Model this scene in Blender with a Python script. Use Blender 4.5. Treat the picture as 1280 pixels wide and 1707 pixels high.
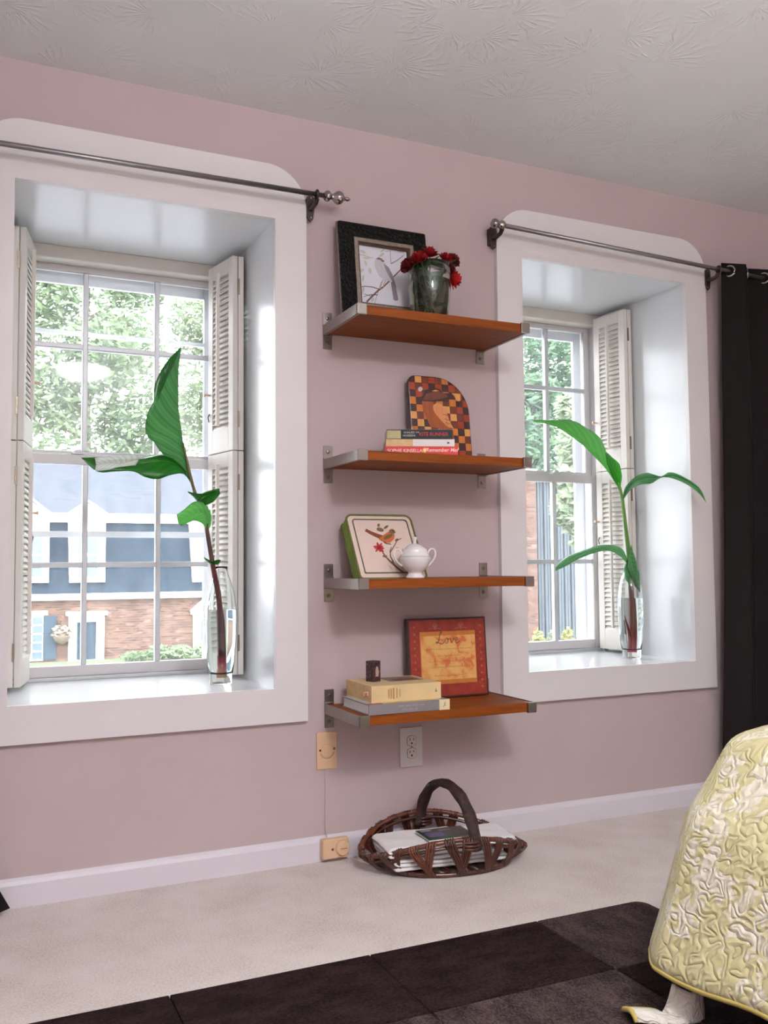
import bpy, bmesh, math, random
from mathutils import Vector, Matrix, noise
R = math.radians
PI = math.pi
random.seed(7)
scn = bpy.context.scene
for o in list(bpy.data.objects):
    bpy.data.objects.remove(o)
COL = scn.collection

# ------------------------------------------------------------------ camera
CAM = Vector((-0.0542, -2.832, 0.944))
YAW, PITCH, ROLL, FPX = 0.4331, 0.0584, -0.0084, 1535.29
_f = Vector((math.sin(YAW) * math.cos(PITCH), math.cos(YAW) * math.cos(PITCH), math.sin(PITCH)))
_r = Vector((math.cos(YAW), -math.sin(YAW), 0))
_u = _r.cross(_f)
_r2 = _r * math.cos(ROLL) + _u * math.sin(ROLL)
_u2 = -_r * math.sin(ROLL) + _u * math.cos(ROLL)
cd = bpy.data.cameras.new('camera')
cam = bpy.data.objects.new('camera', cd)
COL.objects.link(cam)
cd.sensor_fit = 'HORIZONTAL'
cd.sensor_width = 36
cd.lens = 36 * FPX / 1280
cd.clip_start = .02
cd.clip_end = 500
m3 = Matrix((_r2, _u2, -_f)).transposed()
cam.matrix_world = Matrix.Translation(CAM) @ m3.to_4x4()
scn.camera = cam


def at(x, y, Y=None, Z=None, X=None):
    """a photo pixel (1280x1707 frame) met with a plane of the room"""
    d = _f + _r2 * (x - 640) / FPX - _u2 * (y - 853.5) / FPX
    if Y is not None:
        t = (Y - CAM.y) / d.y
    elif Z is not None:
        t = (Z - CAM.z) / d.z
    else:
        t = (X - CAM.x) / d.x
    return CAM + d * t


# ------------------------------------------------------------------ world, exposure
SKY_STRENGTH = 10.5
LAMP_STRENGTH = 120.0
FILL_STRENGTH = 960.0
w = bpy.data.worlds.new('sky')
scn.world = w
w.use_nodes = True
bg = w.node_tree.nodes['Background']
bg.inputs['Color'].default_value = (0.94, 0.95, 1.0, 1)
bg.inputs['Strength'].default_value = SKY_STRENGTH
scn.view_settings.view_transform = 'Standard'
scn.view_settings.look = 'None'
scn.view_settings.exposure = 0.0
scn.view_settings.gamma = 1.0
scn.view_settings.use_curve_mapping = False


# ------------------------------------------------------------------ materials
def srgb(r, g, b):
    return tuple(((c / 255) / 12.92 if c <= 10 else ((c / 255 + .055) / 1.055) ** 2.4) for c in (r, g, b)) + (1,)


class NT:
    def __init__(s, name):
        s.m = bpy.data.materials.new(name)
        s.m.use_nodes = True
        s.t = s.m.node_tree
        s.p = s.t.nodes['Principled BSDF']

    def n(s, typ, **k):
        nd = s.t.nodes.new(typ)
        for a, v in k.items():
            setattr(nd, a, v)
        return nd

    def l(s, a, b):
        s.t.links.new(a, b)

    def math(s, op, a, b=None, c=None, clamp=False):
        nd = s.n('ShaderNodeMath', operation=op)
        nd.use_clamp = clamp
        for i, v in enumerate((a, b, c)):
            if v is None:
                continue
            if isinstance(v, (int, float)):
                nd.inputs[i].default_value = v
            else:
                s.l(v, nd.inputs[i])
        return nd.outputs[0]

    def vmath(s, op, a, b=None):
        nd = s.n('ShaderNodeVectorMath', operation=op)
        for i, v in enumerate((a, b)):
            if v is None:
                continue
            if isinstance(v, (tuple, list)):
                nd.inputs[i].default_value = v
            elif isinstance(v, (int, float)):
                nd.inputs['Scale'].default_value = v
            else:
                s.l(v, nd.inputs[i])
        return nd.outputs[0]

    def noise(s, scale, detail=3, vec=None, rough=.55, dist=0):
        nd = s.n('ShaderNodeTexNoise')
        nd.inputs['Scale'].default_value = scale
        nd.inputs['Detail'].default_value = detail
        nd.inputs['Roughness'].default_value = rough
        nd.inputs['Distortion'].default_value = dist
        s.l(vec if vec is not None else s.obj(), nd.inputs['Vector'])
        return nd.outputs['Fac']

    def obj(s):
        if not hasattr(s, '_tc'):
            s._tc = s.n('ShaderNodeTexCoord')
        return s._tc.outputs['Object']

    def uv(s):
        s.obj()
        return s._tc.outputs['UV']

    def scaled(s, v, vec=None):
        return s.vmath('MULTIPLY', vec if vec is not None else s.obj(), v)

    def ramp(s, fac, stops, interp='LINEAR'):
        nd = s.n('ShaderNodeValToRGB')
        e = nd.color_ramp.elements
        nd.color_ramp.interpolation = interp
        while len(e) < len(stops):
            e.new(.5)
        for i, (p, c) in enumerate(stops):
            e[i].position = p
            e[i].color = c if len(c) == 4 else tuple(c) + (1,)
        s.l(fac, nd.inputs[0])
        return nd.outputs[0]

    def mix(s, fac, a, b):
        nd = s.n('ShaderNodeMix', data_type='RGBA')
        for i, v in ((0, fac), (6, a), (7, b)):
            if isinstance(v, (int, float)):
                nd.inputs[i].default_value = v
            elif isinstance(v, tuple):
                nd.inputs[i].default_value = v
            else:
                s.l(v, nd.inputs[i])
        return nd.outputs[2]

    def bump(s, h, strength=.3, dist=.005):
        nd = s.n('ShaderNodeBump')
        nd.inputs['Strength'].default_value = strength
        nd.inputs['Distance'].default_value = dist
        s.l(h, nd.inputs['Height'])
        s.l(nd.outputs[0], s.p.inputs['Normal'])

    def set(s, color=None, rough=None, metal=None, spec=None, **k):
        if color is not None:
            if isinstance(color, tuple):
                s.p.inputs['Base Color'].default_value = color
            else:
                s.l(color, s.p.inputs['Base Color'])
        if rough is not None:
            s.p.inputs['Roughness'].default_value = rough
        if metal is not None:
            s.p.inputs['Metallic'].default_value = metal
        if spec is not None:
            s.p.inputs['Specular IOR Level'].default_value = spec
        for a, v in k.items():
            s.p.inputs[a.replace('_', ' ')].default_value = v
        return s.m


M = {}


def simple(key, rgb, rough=.5, metal=0, var=.06, vscale=20, bump=0, bscale=200, bdist=.001, spec=None, **k):
    """plain material with slight procedural mottling and relief"""
    t = NT(key)
    c = srgb(*rgb)
    d = tuple(min(1, x * (1 - var)) for x in c[:3]) + (1,)
    e = tuple(min(1, x * (1 + var)) for x in c[:3]) + (1,)
    col = t.ramp(t.noise(vscale, 4), [(.3, d), (.7, e)])
    if bump:
        t.bump(t.noise(bscale, 3), bump, bdist)
    M[key] = t.set(col, rough, metal, spec, **k)
    return M[key]


simple('wall', (195, 178, 179), .6, var=.02, vscale=3, bump=.25, bscale=140, bdist=.0015, spec=.3)
simple('white_paint', (232, 228, 230), .35, var=.01, vscale=6, bump=.05, bscale=60)
simple('reveal_paint', (230, 233, 236), .22, var=.01, vscale=5, bump=.08, bscale=18, bdist=.002)
simple('base_paint', (226, 222, 230), .35, var=.015, vscale=8)
simple('sash', (216, 213, 214), .35, var=.02, vscale=15)
simple('aluminium', (205, 208, 212), .4, .3, var=.03, vscale=15)
simple('shutter', (232, 227, 219), .45, var=.015, vscale=12)
simple('steel', (148, 141, 135), .34, 1, var=.05, vscale=60)
simple('rod_metal', (150, 147, 150), .35, 1, var=.05, vscale=60)
simple('nickel', (165, 158, 154), .2, 1, var=.04, vscale=60)
simple('dark_metal', (84, 76, 74), .35, .9, var=.1, vscale=60)
simple('screw', (120, 116, 112), .35, 1, var=.1, vscale=200)
simple('brass', (146, 134, 120), .35, .9, var=.1, vscale=100)
simple('black', (14, 13, 13), .6, var=.1)
simple('curtain', (25, 21, 21), .85, var=.12, vscale=60, bump=.3, bscale=700, bdist=.0006, spec=.2)
simple('porcelain', (236, 233, 232), .12, var=.01, Coat_Weight=.5)
simple('pages', (225, 214, 190), .8, var=.08, vscale=60)
simple('white_pages', (228, 228, 228), .8, var=.05, vscale=60)
simple('towel', (250, 248, 250), .9, var=.02, vscale=40, bump=.5, bscale=260, bdist=.0015)
simple('ivory', (224, 190, 154), .4, var=.04, vscale=30)
simple('plate_white', (222, 217, 214), .35, var=.02)
simple('slot', (52, 44, 42), .6)
simple('gold', (196, 160, 98), .3, 1, var=.15, vscale=100)
simple('liner', (148, 136, 124), .4, .6, var=.25, vscale=80)
simple('liner_dark', (84, 58, 46), .5, .2, var=.25, vscale=80)
simple('paper', (228, 229, 238), .5, var=.01)
simple('stem_green', (74, 108, 52), .4, var=.2, vscale=25)


def make_ornate():
    t = NT('ornate_black')
    v = t.n('ShaderNodeTexVoronoi')
    v.inputs['Scale'].default_value = 95
    t.l(t.obj(), v.inputs['Vector'])
    n = t.noise(70, 4, dist=1.5)
    h = t.math('ADD', v.outputs['Distance'], n)
    t.bump(h, 1.0, .006)
    M['ornate_black'] = t.set(t.ramp(n, [(.45, srgb(6, 6, 6)), (.75, srgb(20, 19, 19))]), .38, spec=.2)


def make_wood(key, a, b, rough=.35, axis='X', scale=1.0, coat=.15):
    t = NT(key)
    sc = {'X': (1.2, 16, 16), 'Y': (16, 1.2, 16), 'Z': (16, 16, 1.2)}[axis]
    vec = t.scaled(tuple(q * scale for q in sc))
    n1 = t.noise(2.5, 6, vec, .6, .6)
    n2 = t.noise(14, 3, vec, .6)
    f = t.math('ADD', t.math('MULTIPLY', n1, .75), t.math('MULTIPLY', n2, .25))
    col = t.ramp(f, [(.32, srgb(*a)), (.68, srgb(*b))])
    t.bump(n2, .08, .0006)
    M[key] = t.set(col, rough, Coat_Weight=coat, Coat_Roughness=.25)


make_ornate()
make_wood('shelf_wood', (102, 46, 9), (140, 72, 20), .5, coat=0)
M['shelf_wood'].node_tree.nodes['Principled BSDF'].inputs['Specular IOR Level'].default_value = .18
make_wood('frame_wood_dark', (38, 16, 12), (66, 26, 20), .4, 'Z')
for k_, a_, b_ in (('mosaic_dark', (44, 14, 10), (66, 22, 14)), ('mosaic_red', (132, 40, 14), (162, 56, 20)),
                   ('mosaic_brown', (88, 34, 12), (112, 46, 18)), ('mosaic_orange', (176, 96, 30), (206, 124, 46)),
                   ('mosaic_tan', (208, 140, 70), (228, 166, 92)), ('mosaic_wing', (206, 128, 72), (224, 150, 92)),
                   ('mosaic_body', (138, 62, 18), (170, 86, 30))):
    make_wood(k_, a_, b_, .25, 'Z', 2.5, .4)


def make_ceiling():
    t = NT('ceiling_stomp')

    def layer(off, sc):
        base = t.vmath('MULTIPLY', t.vmath('ADD', t.obj(), off), (1, 1, 0))
        wob = t.noise(9, 2)
        v = t.n('ShaderNodeTexVoronoi')
        v.inputs['Scale'].default_value = sc
        v.inputs['Randomness'].default_value = .75
        t.l(base, v.inputs['Vector'])
        loc = t.vmath('SUBTRACT', base, v.outputs['Position'])
        sx = t.n('ShaderNodeSeparateXYZ')
        t.l(loc, sx.inputs[0])
        ang = t.math('ARCTAN2', sx.outputs[1], sx.outputs[0])
        rad = t.n('ShaderNodeVectorMath', operation='LENGTH')
        t.l(loc, rad.inputs[0])
        rad = rad.outputs['Value']
        s = t.math('SINE', t.math('ADD', t.math('MULTIPLY', ang, 24), t.math('MULTIPLY', wob, 14)))
        s2 = t.math('MULTIPLY_ADD', s, .5, .5)
        s3 = t.math('POWER', s2, 3)
        fall = t.math('SUBTRACT', 1, t.math('MULTIPLY', rad, sc * 1.5), clamp=True)
        core = t.math('MULTIPLY', rad, 40, clamp=True)
        brk = t.math('GREATER_THAN', t.noise(38, 2), .45)
        cs = t.n('ShaderNodeSeparateXYZ')
        t.l(v.outputs['Color'], cs.inputs[0])
        fan = t.math('MULTIPLY_ADD', t.math('COSINE', t.math('SUBTRACT', ang, t.math('MULTIPLY', cs.outputs[0], 6.283))), 1.3, .55, clamp=True)
        brk = t.math('MULTIPLY', brk, fan)
        return t.math('MULTIPLY', t.math('MULTIPLY', t.math('MULTIPLY', s3, core), t.math('POWER', fall, .5)), brk)
    h = t.math('MAXIMUM', layer((0, 0, 0), 3.6), layer((.37, .53, 0), 4.3))
    h = t.math('ADD', h, t.math('MULTIPLY', t.noise(120, 3), .12))
    t.bump(h, .45, .004)
    M['ceiling'] = t.set(t.ramp(t.noise(2, 3), [(.3, srgb(232, 235, 238)), (.7, srgb(238, 241, 244))]), .7, spec=.2)


def make_carpet():
    t = NT('carpet')
    n1 = t.noise(900, 2)
    n2 = t.noise(190, 4)
    n3 = t.noise(5, 4)
    f = t.math('ADD', t.math('MULTIPLY', n1, .35), t.math('ADD', t.math('MULTIPLY', n2, .4), t.math('MULTIPLY', n3, .25)))
    col = t.ramp(f, [(.36, srgb(188, 174, 164)), (.50, srgb(228, 217, 210)), (.64, srgb(242, 235, 231))])
    t.bump(t.math('ADD', n1, t.math('MULTIPLY', n2, 1.4)), .5, .004)
    M['carpet'] = t.set(col, .95, spec=.05, Sheen_Weight=.2)


def make_rug(key, a, b, ax):
    t = NT(key)
    vec = t.scaled(ax)
    n1 = t.noise(160, 3, vec)
    n2 = t.noise(9, 5, vec)
    f = t.math('ADD', t.math('MULTIPLY', n1, .6), t.math('MULTIPLY', n2, .4))
    col = t.ramp(f, [(.40, srgb(*a)), (.60, srgb(*b))])
    t.bump(t.math('ADD', n1, n2), 1.0, .008)
    M[key] = t.set(col, .95, spec=.05)


def make_glass():
    t = NT('pane_glass')
    nt = t.t
    out = nt.nodes['Material Output']
    tr = t.n('ShaderNodeBsdfTransparent')
    tr.inputs['Color'].default_value = (.985, 1, .995, 1)
    gl = t.n('ShaderNodeBsdfGlossy')
    gl.inputs['Roughness'].default_value = .03
    df = t.n('ShaderNodeBsdfTranslucent')
    df.inputs['Color'].default_value = (.92, .97, 1, 1)
    fr = t.n('ShaderNodeFresnel')
    fr.inputs['IOR'].default_value = 1.35
    m1 = t.n('ShaderNodeMixShader')
    t.l(fr.outputs[0], m1.inputs[0])
    t.l(tr.outputs[0], m1.inputs[1])
    t.l(gl.outputs[0], m1.inputs[2])
    m2 = t.n('ShaderNodeMixShader')
    dust_haze = t.ramp(t.noise(6, 6, t.scaled((3, 1, .6)), .7), [(.35, (.010, .010, .010)), (.75, (.036, .036, .036))])  # thin dust film, also standing in for the glare haze on the panes
    t.l(dust_haze, m2.inputs[0])
    t.l(m1.outputs[0], m2.inputs[1])
    t.l(df.outputs[0], m2.inputs[2])
    t.l(m2.outputs[0], out.inputs['Surface'])
    M['pane_glass'] = t.m


def make_clear(key, ior, tint=(1, 1, 1, 1)):
    t = NT(key)
    out = t.t.nodes['Material Output']
    g = t.n('ShaderNodeBsdfGlass')
    g.inputs['IOR'].default_value = ior
    g.inputs['Roughness'].default_value = 0
    g.inputs['Color'].default_value = tint
    t.l(g.outputs[0], out.inputs['Surface'])
    M[key] = t.m


def make_leaf(key, a, b, trans=.35):
    t = NT(key)
    sx = t.n('ShaderNodeSeparateXYZ')
    t.l(t.uv(), sx.inputs[0])
    u, v = sx.outputs[0], sx.outputs[1]
    side = t.math('ABSOLUTE', t.math('SUBTRACT', v, .5))
    ph = t.math('SUBTRACT', t.math('MULTIPLY', u, 150), t.math('MULTIPLY', side, 75))
    st = t.math('MULTIPLY_ADD', t.math('SINE', ph), .5, .5)
    st2 = t.math('MULTIPLY_ADD', t.math('SINE', t.math('MULTIPLY', ph, .37)), .5, .5)
    f = t.math('ADD', t.math('MULTIPLY', st, .35), t.math('ADD', t.math('MULTIPLY', st2, .35), t.math('MULTIPLY', t.noise(16, 3), .3)))
    rib = t.math('SUBTRACT', 1, t.math('MULTIPLY', side, 45), clamp=True)
    col = t.ramp(f, [(.2, srgb(*a)), (.8, srgb(*b))])
    col = t.mix(t.math('MULTIPLY', rib, .7), col, srgb(120, 165, 75))
    t.bump(f, .25, .0015)
    t.set(col, .32)
    tl = t.n('ShaderNodeBsdfTranslucent')
    t.l(t.mix(.55, col, srgb(120, 210, 40)), tl.inputs[0])
    mx = t.n('ShaderNodeMixShader')
    mx.inputs[0].default_value = trans
    t.l(t.p.outputs[0], mx.inputs[1])
    t.l(tl.outputs[0], mx.inputs[2])
    t.l(mx.outputs[0], t.t.nodes['Material Output'].inputs['Surface'])
    M[key] = t.m


def make_stem():
    """canna stalk: green above, wine red towards the foot, pale cut end"""
    for key, stops in (('stalk_red', [(.0, srgb(222, 190, 140)), (.045, srgb(196, 70, 80)), (.10, srgb(70, 12, 22)), (.42, srgb(92, 22, 26)), (.52, srgb(74, 46, 40)), (.75, srgb(92, 66, 44)), (1, srgb(104, 110, 60))]),
                       ('stalk_green', [(.0, srgb(214, 60, 96)), (.08, srgb(128, 24, 32)), (.26, srgb(112, 34, 30)), (.40, srgb(84, 60, 36)), (.55, srgb(80, 122, 50)), (1, srgb(110, 158, 70))])):
        t = NT(key)
        sx = t.n('ShaderNodeSeparateXYZ')
        t.l(t.uv(), sx.inputs[0])
        col = t.ramp(t.math('ADD', sx.outputs[0], t.math('MULTIPLY', t.math('SUBTRACT', t.noise(30, 3), .5), .06)), stops)
        M[key] = t.set(col, .35)


def make_quilt():
    t = NT('quilt')
    uv = t.uv()
    # meandering quilting lines: isolines of a noise field
    n = t.noise(36, 0, uv, .4, .5)
    fr = t.math('FRACT', t.math('MULTIPLY', n, 3.4))
    d = t.math('ABSOLUTE', t.math('SUBTRACT', fr, .5))
    puff = t.math('POWER', t.math('MULTIPLY', d, 2, clamp=True), .55)
    # printed flowers
    wob = t.n('ShaderNodeTexNoise')
    wob.inputs['Scale'].default_value = 45
    t.l(uv, wob.inputs['Vector'])
    wv = t.vmath('ADD', uv, t.vmath('SCALE', wob.outputs['Color'], .016))

    def flowers(sc, thr, petals, size):
        v = t.n('ShaderNodeTexVoronoi')
        v.voronoi_dimensions = '2D'
        v.inputs['Scale'].default_value = sc
        t.l(wv, v.inputs['Vector'])
        loc = t.vmath('SUBTRACT', wv, v.outputs['Position'])
        s = t.n('ShaderNodeSeparateXYZ')
        t.l(loc, s.inputs[0])
        a = t.math('ARCTAN2', s.outputs[1], s.outputs[0])
        rr = t.math('MULTIPLY', v.outputs['Distance'], 1)
        lim = t.math('MULTIPLY_ADD', t.math('COSINE', t.math('MULTIPLY', a, petals)), size * .28, size)
        cs = t.n('ShaderNodeSeparateXYZ')
        t.l(v.outputs['Color'], cs.inputs[0])
        return t.math('MULTIPLY', t.math('LESS_THAN', rr, lim), t.math('GREATER_THAN', cs.outputs[0], thr))
    big = t.noise(6.5, 2, uv)
    cl = t.math('GREATER_THAN', big, .51)
    m1 = t.math('MULTIPLY', flowers(30, .05, 5, .52), cl)
    m2 = t.math('MULTIPLY', flowers(13, .72, 6, .40), 1)
    mask = t.math('MAXIMUM', m1, m2)
    base = t.ramp(t.noise(12, 3, uv), [(.3, srgb(204, 196, 146)), (.7, srgb(216, 209, 162))])
    white = t.ramp(t.noise(60, 3, uv), [(.35, srgb(214, 206, 176)), (.6, srgb(240, 234, 216))])
    col = t.mix(mask, base, white)
    t.bump(t.math('ADD', puff, t.math('MULTIPLY', t.noise(200, 2, uv), .10)), .65, .006)
    M['quilt'] = t.set(col, .85, spec=.15, Sheen_Weight=.15)
    t = NT('quilt_back')
    n = t.noise(36, 0, t.uv(), .4, .5)
    fr = t.math('FRACT', t.math('MULTIPLY', n, 3.4))
    d = t.math('ABSOLUTE', t.math('SUBTRACT', fr, .5))
    t.bump(t.math('POWER', t.math('MULTIPLY', d, 2, clamp=True), .55), .6, .006)
    M['quilt_back'] = t.set(t.ramp(t.noise(20, 2, t.uv()), [(.3, srgb(232, 226, 214)), (.7, srgb(240, 236, 226))]), .85, spec=.15)
    simple('binding', (196, 176, 98), .8, var=.05)


def make_brick():
    t = NT('brick')
    b = t.n('ShaderNodeTexBrick')
    b.inputs['Scale'].default_value = 1
    b.inputs['Brick Width'].default_value = .30
    b.inputs['Row Height'].default_value = .10
    b.inputs['Mortar Size'].default_value = .012
    b.inputs['Color1'].default_value = srgb(78, 52, 42)
    b.inputs['Color2'].default_value = srgb(118, 86, 72)
    b.inputs['Mortar'].default_value = srgb(106, 95, 86)
    sx = t.n('ShaderNodeSeparateXYZ')
    t.l(t.obj(), sx.inputs[0])
    cb = t.n('ShaderNodeCombineXYZ')
    t.l(sx.outputs[0], cb.inputs[0])
    t.l(sx.outputs[2], cb.inputs[1])
    t.l(cb.outputs[0], b.inputs['Vector'])
    col = t.mix(t.math('GREATER_THAN', t.noise(3.1, 1, t.scaled((1, 1, 2.6)), .3), .66), b.outputs['Color'], srgb(130, 102, 90))
    M['brick'] = t.set(col, .9)


def make_slate(key, a, b):
    t = NT(key)
    sx = t.n('ShaderNodeSeparateXYZ')
    t.l(t.obj(), sx.inputs[0])
    fr = t.math('FRACT', t.math('MULTIPLY', sx.outputs[2], 6))
    n = t.noise(2.2, 5, t.scaled((.8, 1, 5)))
    f = t.math('ADD', t.math('MULTIPLY', n, .8), t.math('MULTIPLY', fr, .2))
    M[key] = t.set(t.ramp(f, [(.3, srgb(*a)), (.7, srgb(*b))]), .9, spec=.2)


make_ceiling(); make_carpet(); make_glass(); make_stem(); make_quilt(); make_brick()
make_rug('rug_a', (26, 17, 17), (56, 40, 40), (1, 2, 1))
make_rug('rug_b', (46, 36, 36), (90, 75, 74), (2, 1, 1))
make_clear('vase_glass', 1.42, (.985, 1, .995, 1))
make_clear('water', 1.33, (.98, 1, 1, 1))
make_leaf('leaf', (58, 122, 70), (98, 162, 106), .36)
make_leaf('leaf_dark', (14, 88, 20), (38, 122, 36), .3)
make_leaf('leaf_light', (98, 178, 100), (134, 206, 124), .45)
make_slate('slate', (32, 44, 54), (46, 58, 70))
make_slate('shingle', (60, 64, 72), (72, 76, 84))


# ------------------------------------------------------------------ mesh helpers
class MB:
    def __init__(s):
        s.v = []
        s.f = []
        s.uvs = None

    def box(s, x0, x1, y0, y1, z0, z1, mtx=None):
        b = len(s.v)
        for z in (z0, z1):
            for x, y in ((x0, y0), (x1, y0), (x1, y1), (x0, y1)):
                p = Vector((x, y, z))
                s.v.append(mtx @ p if mtx else p)
        s.f += [[b + i for i in q] for q in ((3, 2, 1, 0), (4, 5, 6, 7), (0, 1, 5, 4), (1, 2, 6, 5), (2, 3, 7, 6), (3, 0, 4, 7))]
        return s

    def prism(s, pts, y0, y1, mtx=None):
        """polygon in x,z extruded from y0 (front) to y1"""
        b = len(s.v)
        n = len(pts)
        for y in (y0, y1):
            for x, z in pts:
                p = Vector((x, y, z))
                s.v.append(mtx @ p if mtx else p)
        s.f.append([b + i for i in range(n)])
        s.f.append([b + n + i for i in reversed(range(n))])
        for i in range(n):
            j = (i + 1) % n
            s.f.append([b + j, b + i, b + n + i, b + n + j])
        return s

    def tube(s, pts, rad, n=8, cap=True, flat=1.0, up=None):
        pts = [Vector(p) for p in pts]
        rr = rad if isinstance(rad, (list, tuple)) else [rad] * len(pts)
        b = len(s.v)
        ref = Vector(up) if up else None
        prev = None
        for i, p in enumerate(pts):
            t = (pts[min(i + 1, len(pts) - 1)] - pts[max(i - 1, 0)])
            t = t.normalized() if t.length > 1e-9 else Vector((0, 0, 1))
            if ref is not None:
                a = ref
            elif prev is not None:
                a = prev
            else:
                a = Vector((0, 0, 1)) if abs(t.z) < .9 else Vector((1, 0, 0))
            e1 = (a - t * a.dot(t))
            e1 = e1.normalized() if e1.length > 1e-6 else t.orthogonal().normalized()
            e2 = t.cross(e1)
            prev = e1
            for k in range(n):
                q = 2 * PI * k / n
                s.v.append(p + (e1 * math.cos(q) * flat + e2 * math.sin(q)) * rr[i])
        for i in range(len(pts) - 1):
            for k in range(n):
                k2 = (k + 1) % n
                s.f.append([b + i * n + k, b + i * n + k2, b + (i + 1) * n + k2, b + (i + 1) * n + k])
        if cap:
            s.f.append([b + k for k in reversed(range(n))])
            s.f.append([b + (len(pts) - 1) * n + k for k in range(n)])
        return s

    def ring(s, pts, rad, n=8):
        """closed tube"""
        pts = [Vector(p) for p in pts]
        m = len(pts)
        b = len(s.v)
        for i, p in enumerate(pts):
            t = (pts[(i + 1) % m] - pts[i - 1]).normalized()
            a = Vector((0, 0, 1)) if abs(t.z) < .9 else Vector((1, 0, 0))
            if abs(t.y) < 1e-6 and all(abs(q.y - p.y) < 1e-6 for q in pts):
                a = Vector((0, 1, 0))
            e1 = (a - t * a.dot(t)).normalized()
            e2 = t.cross(e1)
            for k in range(n):
                q = 2 * PI * k / n
                s.v.append(p + (e1 * math.cos(q) + e2 * math.sin(q)) * rad)
        for i in range(m):
            for k in range(n):
                k2 = (k + 1) % n
                i2 = (i + 1) % m
                s.f.append([b + i * n + k, b + i * n + k2, b + i2 * n + k2, b + i2 * n + k])
        return s

    def lathe(s, prof, n=32, mtx=None, close=False):
        """profile of (radius, z); a radius of 0 makes a pole"""
        b = len(s.v)
        m = len(prof)
        for r_, z in prof:
            for k in range(n):
                q = 2 * PI * k / n
                p = Vector((r_ * math.cos(q), r_ * math.sin(q), z))
                s.v.append(mtx @ p if mtx else p)
        rng = range(m) if close else range(m - 1)
        for i in rng:
            i2 = (i + 1) % m
            for k in range(n):
                k2 = (k + 1) % n
                s.f.append([b + i * n + k, b + i * n + k2, b + i2 * n + k2, b + i2 * n + k])
        if not close:
            s.f.append([b + k for k in reversed(range(n))])
            s.f.append([b + (m - 1) * n + k for k in range(n)])
        return s

    def grid(s, rows, uv=None, closed=False):
        """rows: list of equally long point lists"""
        b = len(s.v)
        n = len(rows[0])
        for r_ in rows:
            s.v += [Vector(p) for p in r_]
        if uv is not None:
            s.uvs = (s.uvs or []) + [q for r_ in uv for q in r_]
        for i in range(len(rows) - 1):
            for k in range(n if closed else n - 1):
                k2 = (k + 1) % n
                s.f.append([b + i * n + k, b + i * n + k2, b + (i + 1) * n + k2, b + (i + 1) * n + k])
        return s

    def build(s, name, mat=None, parent=None, smooth=False, bevel=0, seg=2, solid=0, subsurf=0, merge=False, loc=None):
        me = bpy.data.meshes.new(name)
        me.from_pydata([tuple(v) for v in s.v], [], s.f)
        if s.uvs:
            ul = me.uv_layers.new(name='UVMap')
            for lp in me.loops:
                ul.data[lp.index].uv = s.uvs[lp.vertex_index]
        if merge:
            bm = bmesh.new()
            bm.from_mesh(me)
            bmesh.ops.remove_doubles(bm, verts=bm.verts, dist=1e-5)
            bmesh.ops.recalc_face_normals(bm, faces=bm.faces)
            bm.to_mesh(me)
            bm.free()
        me.update()
        return finish(name, me, mat, parent, smooth, bevel, seg, solid, subsurf, loc)


def finish(name, me, mat=None, parent=None, smooth=False, bevel=0, seg=2, solid=0, subsurf=0, loc=None):
    o = bpy.data.objects.new(name, me)
    COL.objects.link(o)
    if mat is not None:
        me.materials.append(M[mat] if isinstance(mat, str) else mat)
    if smooth:
        me.polygons.foreach_set('use_smooth', [True] * len(me.polygons))
    if parent is not None:
        o.parent = parent
    if loc is not None:
        o.location = loc
    if solid:
        q = o.modifiers.new('solid', 'SOLIDIFY')
        q.thickness = solid
        q.offset = 0
    if bevel:
        q = o.modifiers.new('bevel', 'BEVEL')
        q.width = bevel
        q.segments = seg
        q.limit_method = 'ANGLE'
    if subsurf:
        q = o.modifiers.new('sub', 'SUBSURF')
        q.levels = q.render_levels = subsurf
    return o


def tag(o, label, cat=None, group=None, kind=None):
    if label:
        o['label'] = label
    if cat:
        o['category'] = cat
    if group:
        o['group'] = group
    if kind:
        o['kind'] = kind
    return o


def thing(name, label, cat, loc=(0, 0, 0), rot=(0, 0, 0), group=None, kind=None):
    o = bpy.data.objects.new(name, None)
    o.empty_display_size = .05
    COL.objects.link(o)
    o.location = loc
    o.rotation_euler = rot
    return tag(o, label, cat, group, kind)


def struct(o, label=None):
    o['kind'] = 'structure'
    if label:
        o['label'] = label
    return o


def copy(o, parent, loc=None, rot=None):
    c = o.copy()
    COL.objects.link(c)
    c.parent = parent
    if loc is not None:
        c.location = loc
    if rot is not None:
        c.rotation_euler = rot
    return c


def resample(pts, n, smooth=True):
    pts = [Vector(p) for p in pts]
    if smooth and len(pts) > 2:
        q = []
        for i in range(len(pts) - 1):
            p0, p1, p2, p3 = pts[max(i - 1, 0)], pts[i], pts[i + 1], pts[min(i + 2, len(pts) - 1)]
            for k in range(8):
                t = k / 8
                q.append(.5 * ((2 * p1) + (p2 - p0) * t + (2 * p0 - 5 * p1 + 4 * p2 - p3) * t * t + (3 * p1 - p0 - 3 * p2 + p3) * t ** 3))
        q.append(pts[-1])
        pts = q
    L = [0]
    for a, b in zip(pts, pts[1:]):
        L.append(L[-1] + (b - a).length)
    out = []
    j = 0
    for i in range(n):
        t = L[-1] * i / (n - 1)
        while j < len(L) - 2 and L[j + 1] < t:
            j += 1
        d = L[j + 1] - L[j]
        out.append(pts[j].lerp(pts[j + 1], (t - L[j]) / d if d > 1e-9 else 0))
    return out


def ellipse(cx, cz, a, b, rot=0, n=20):
    c, s_ = math.cos(rot), math.sin(rot)
    return [(cx + a * math.cos(2 * PI * i / n) * c - b * math.sin(2 * PI * i / n) * s_,
             cz + a * math.cos(2 * PI * i / n) * s_ + b * math.sin(2 * PI * i / n) * c) for i in range(n)]


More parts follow.
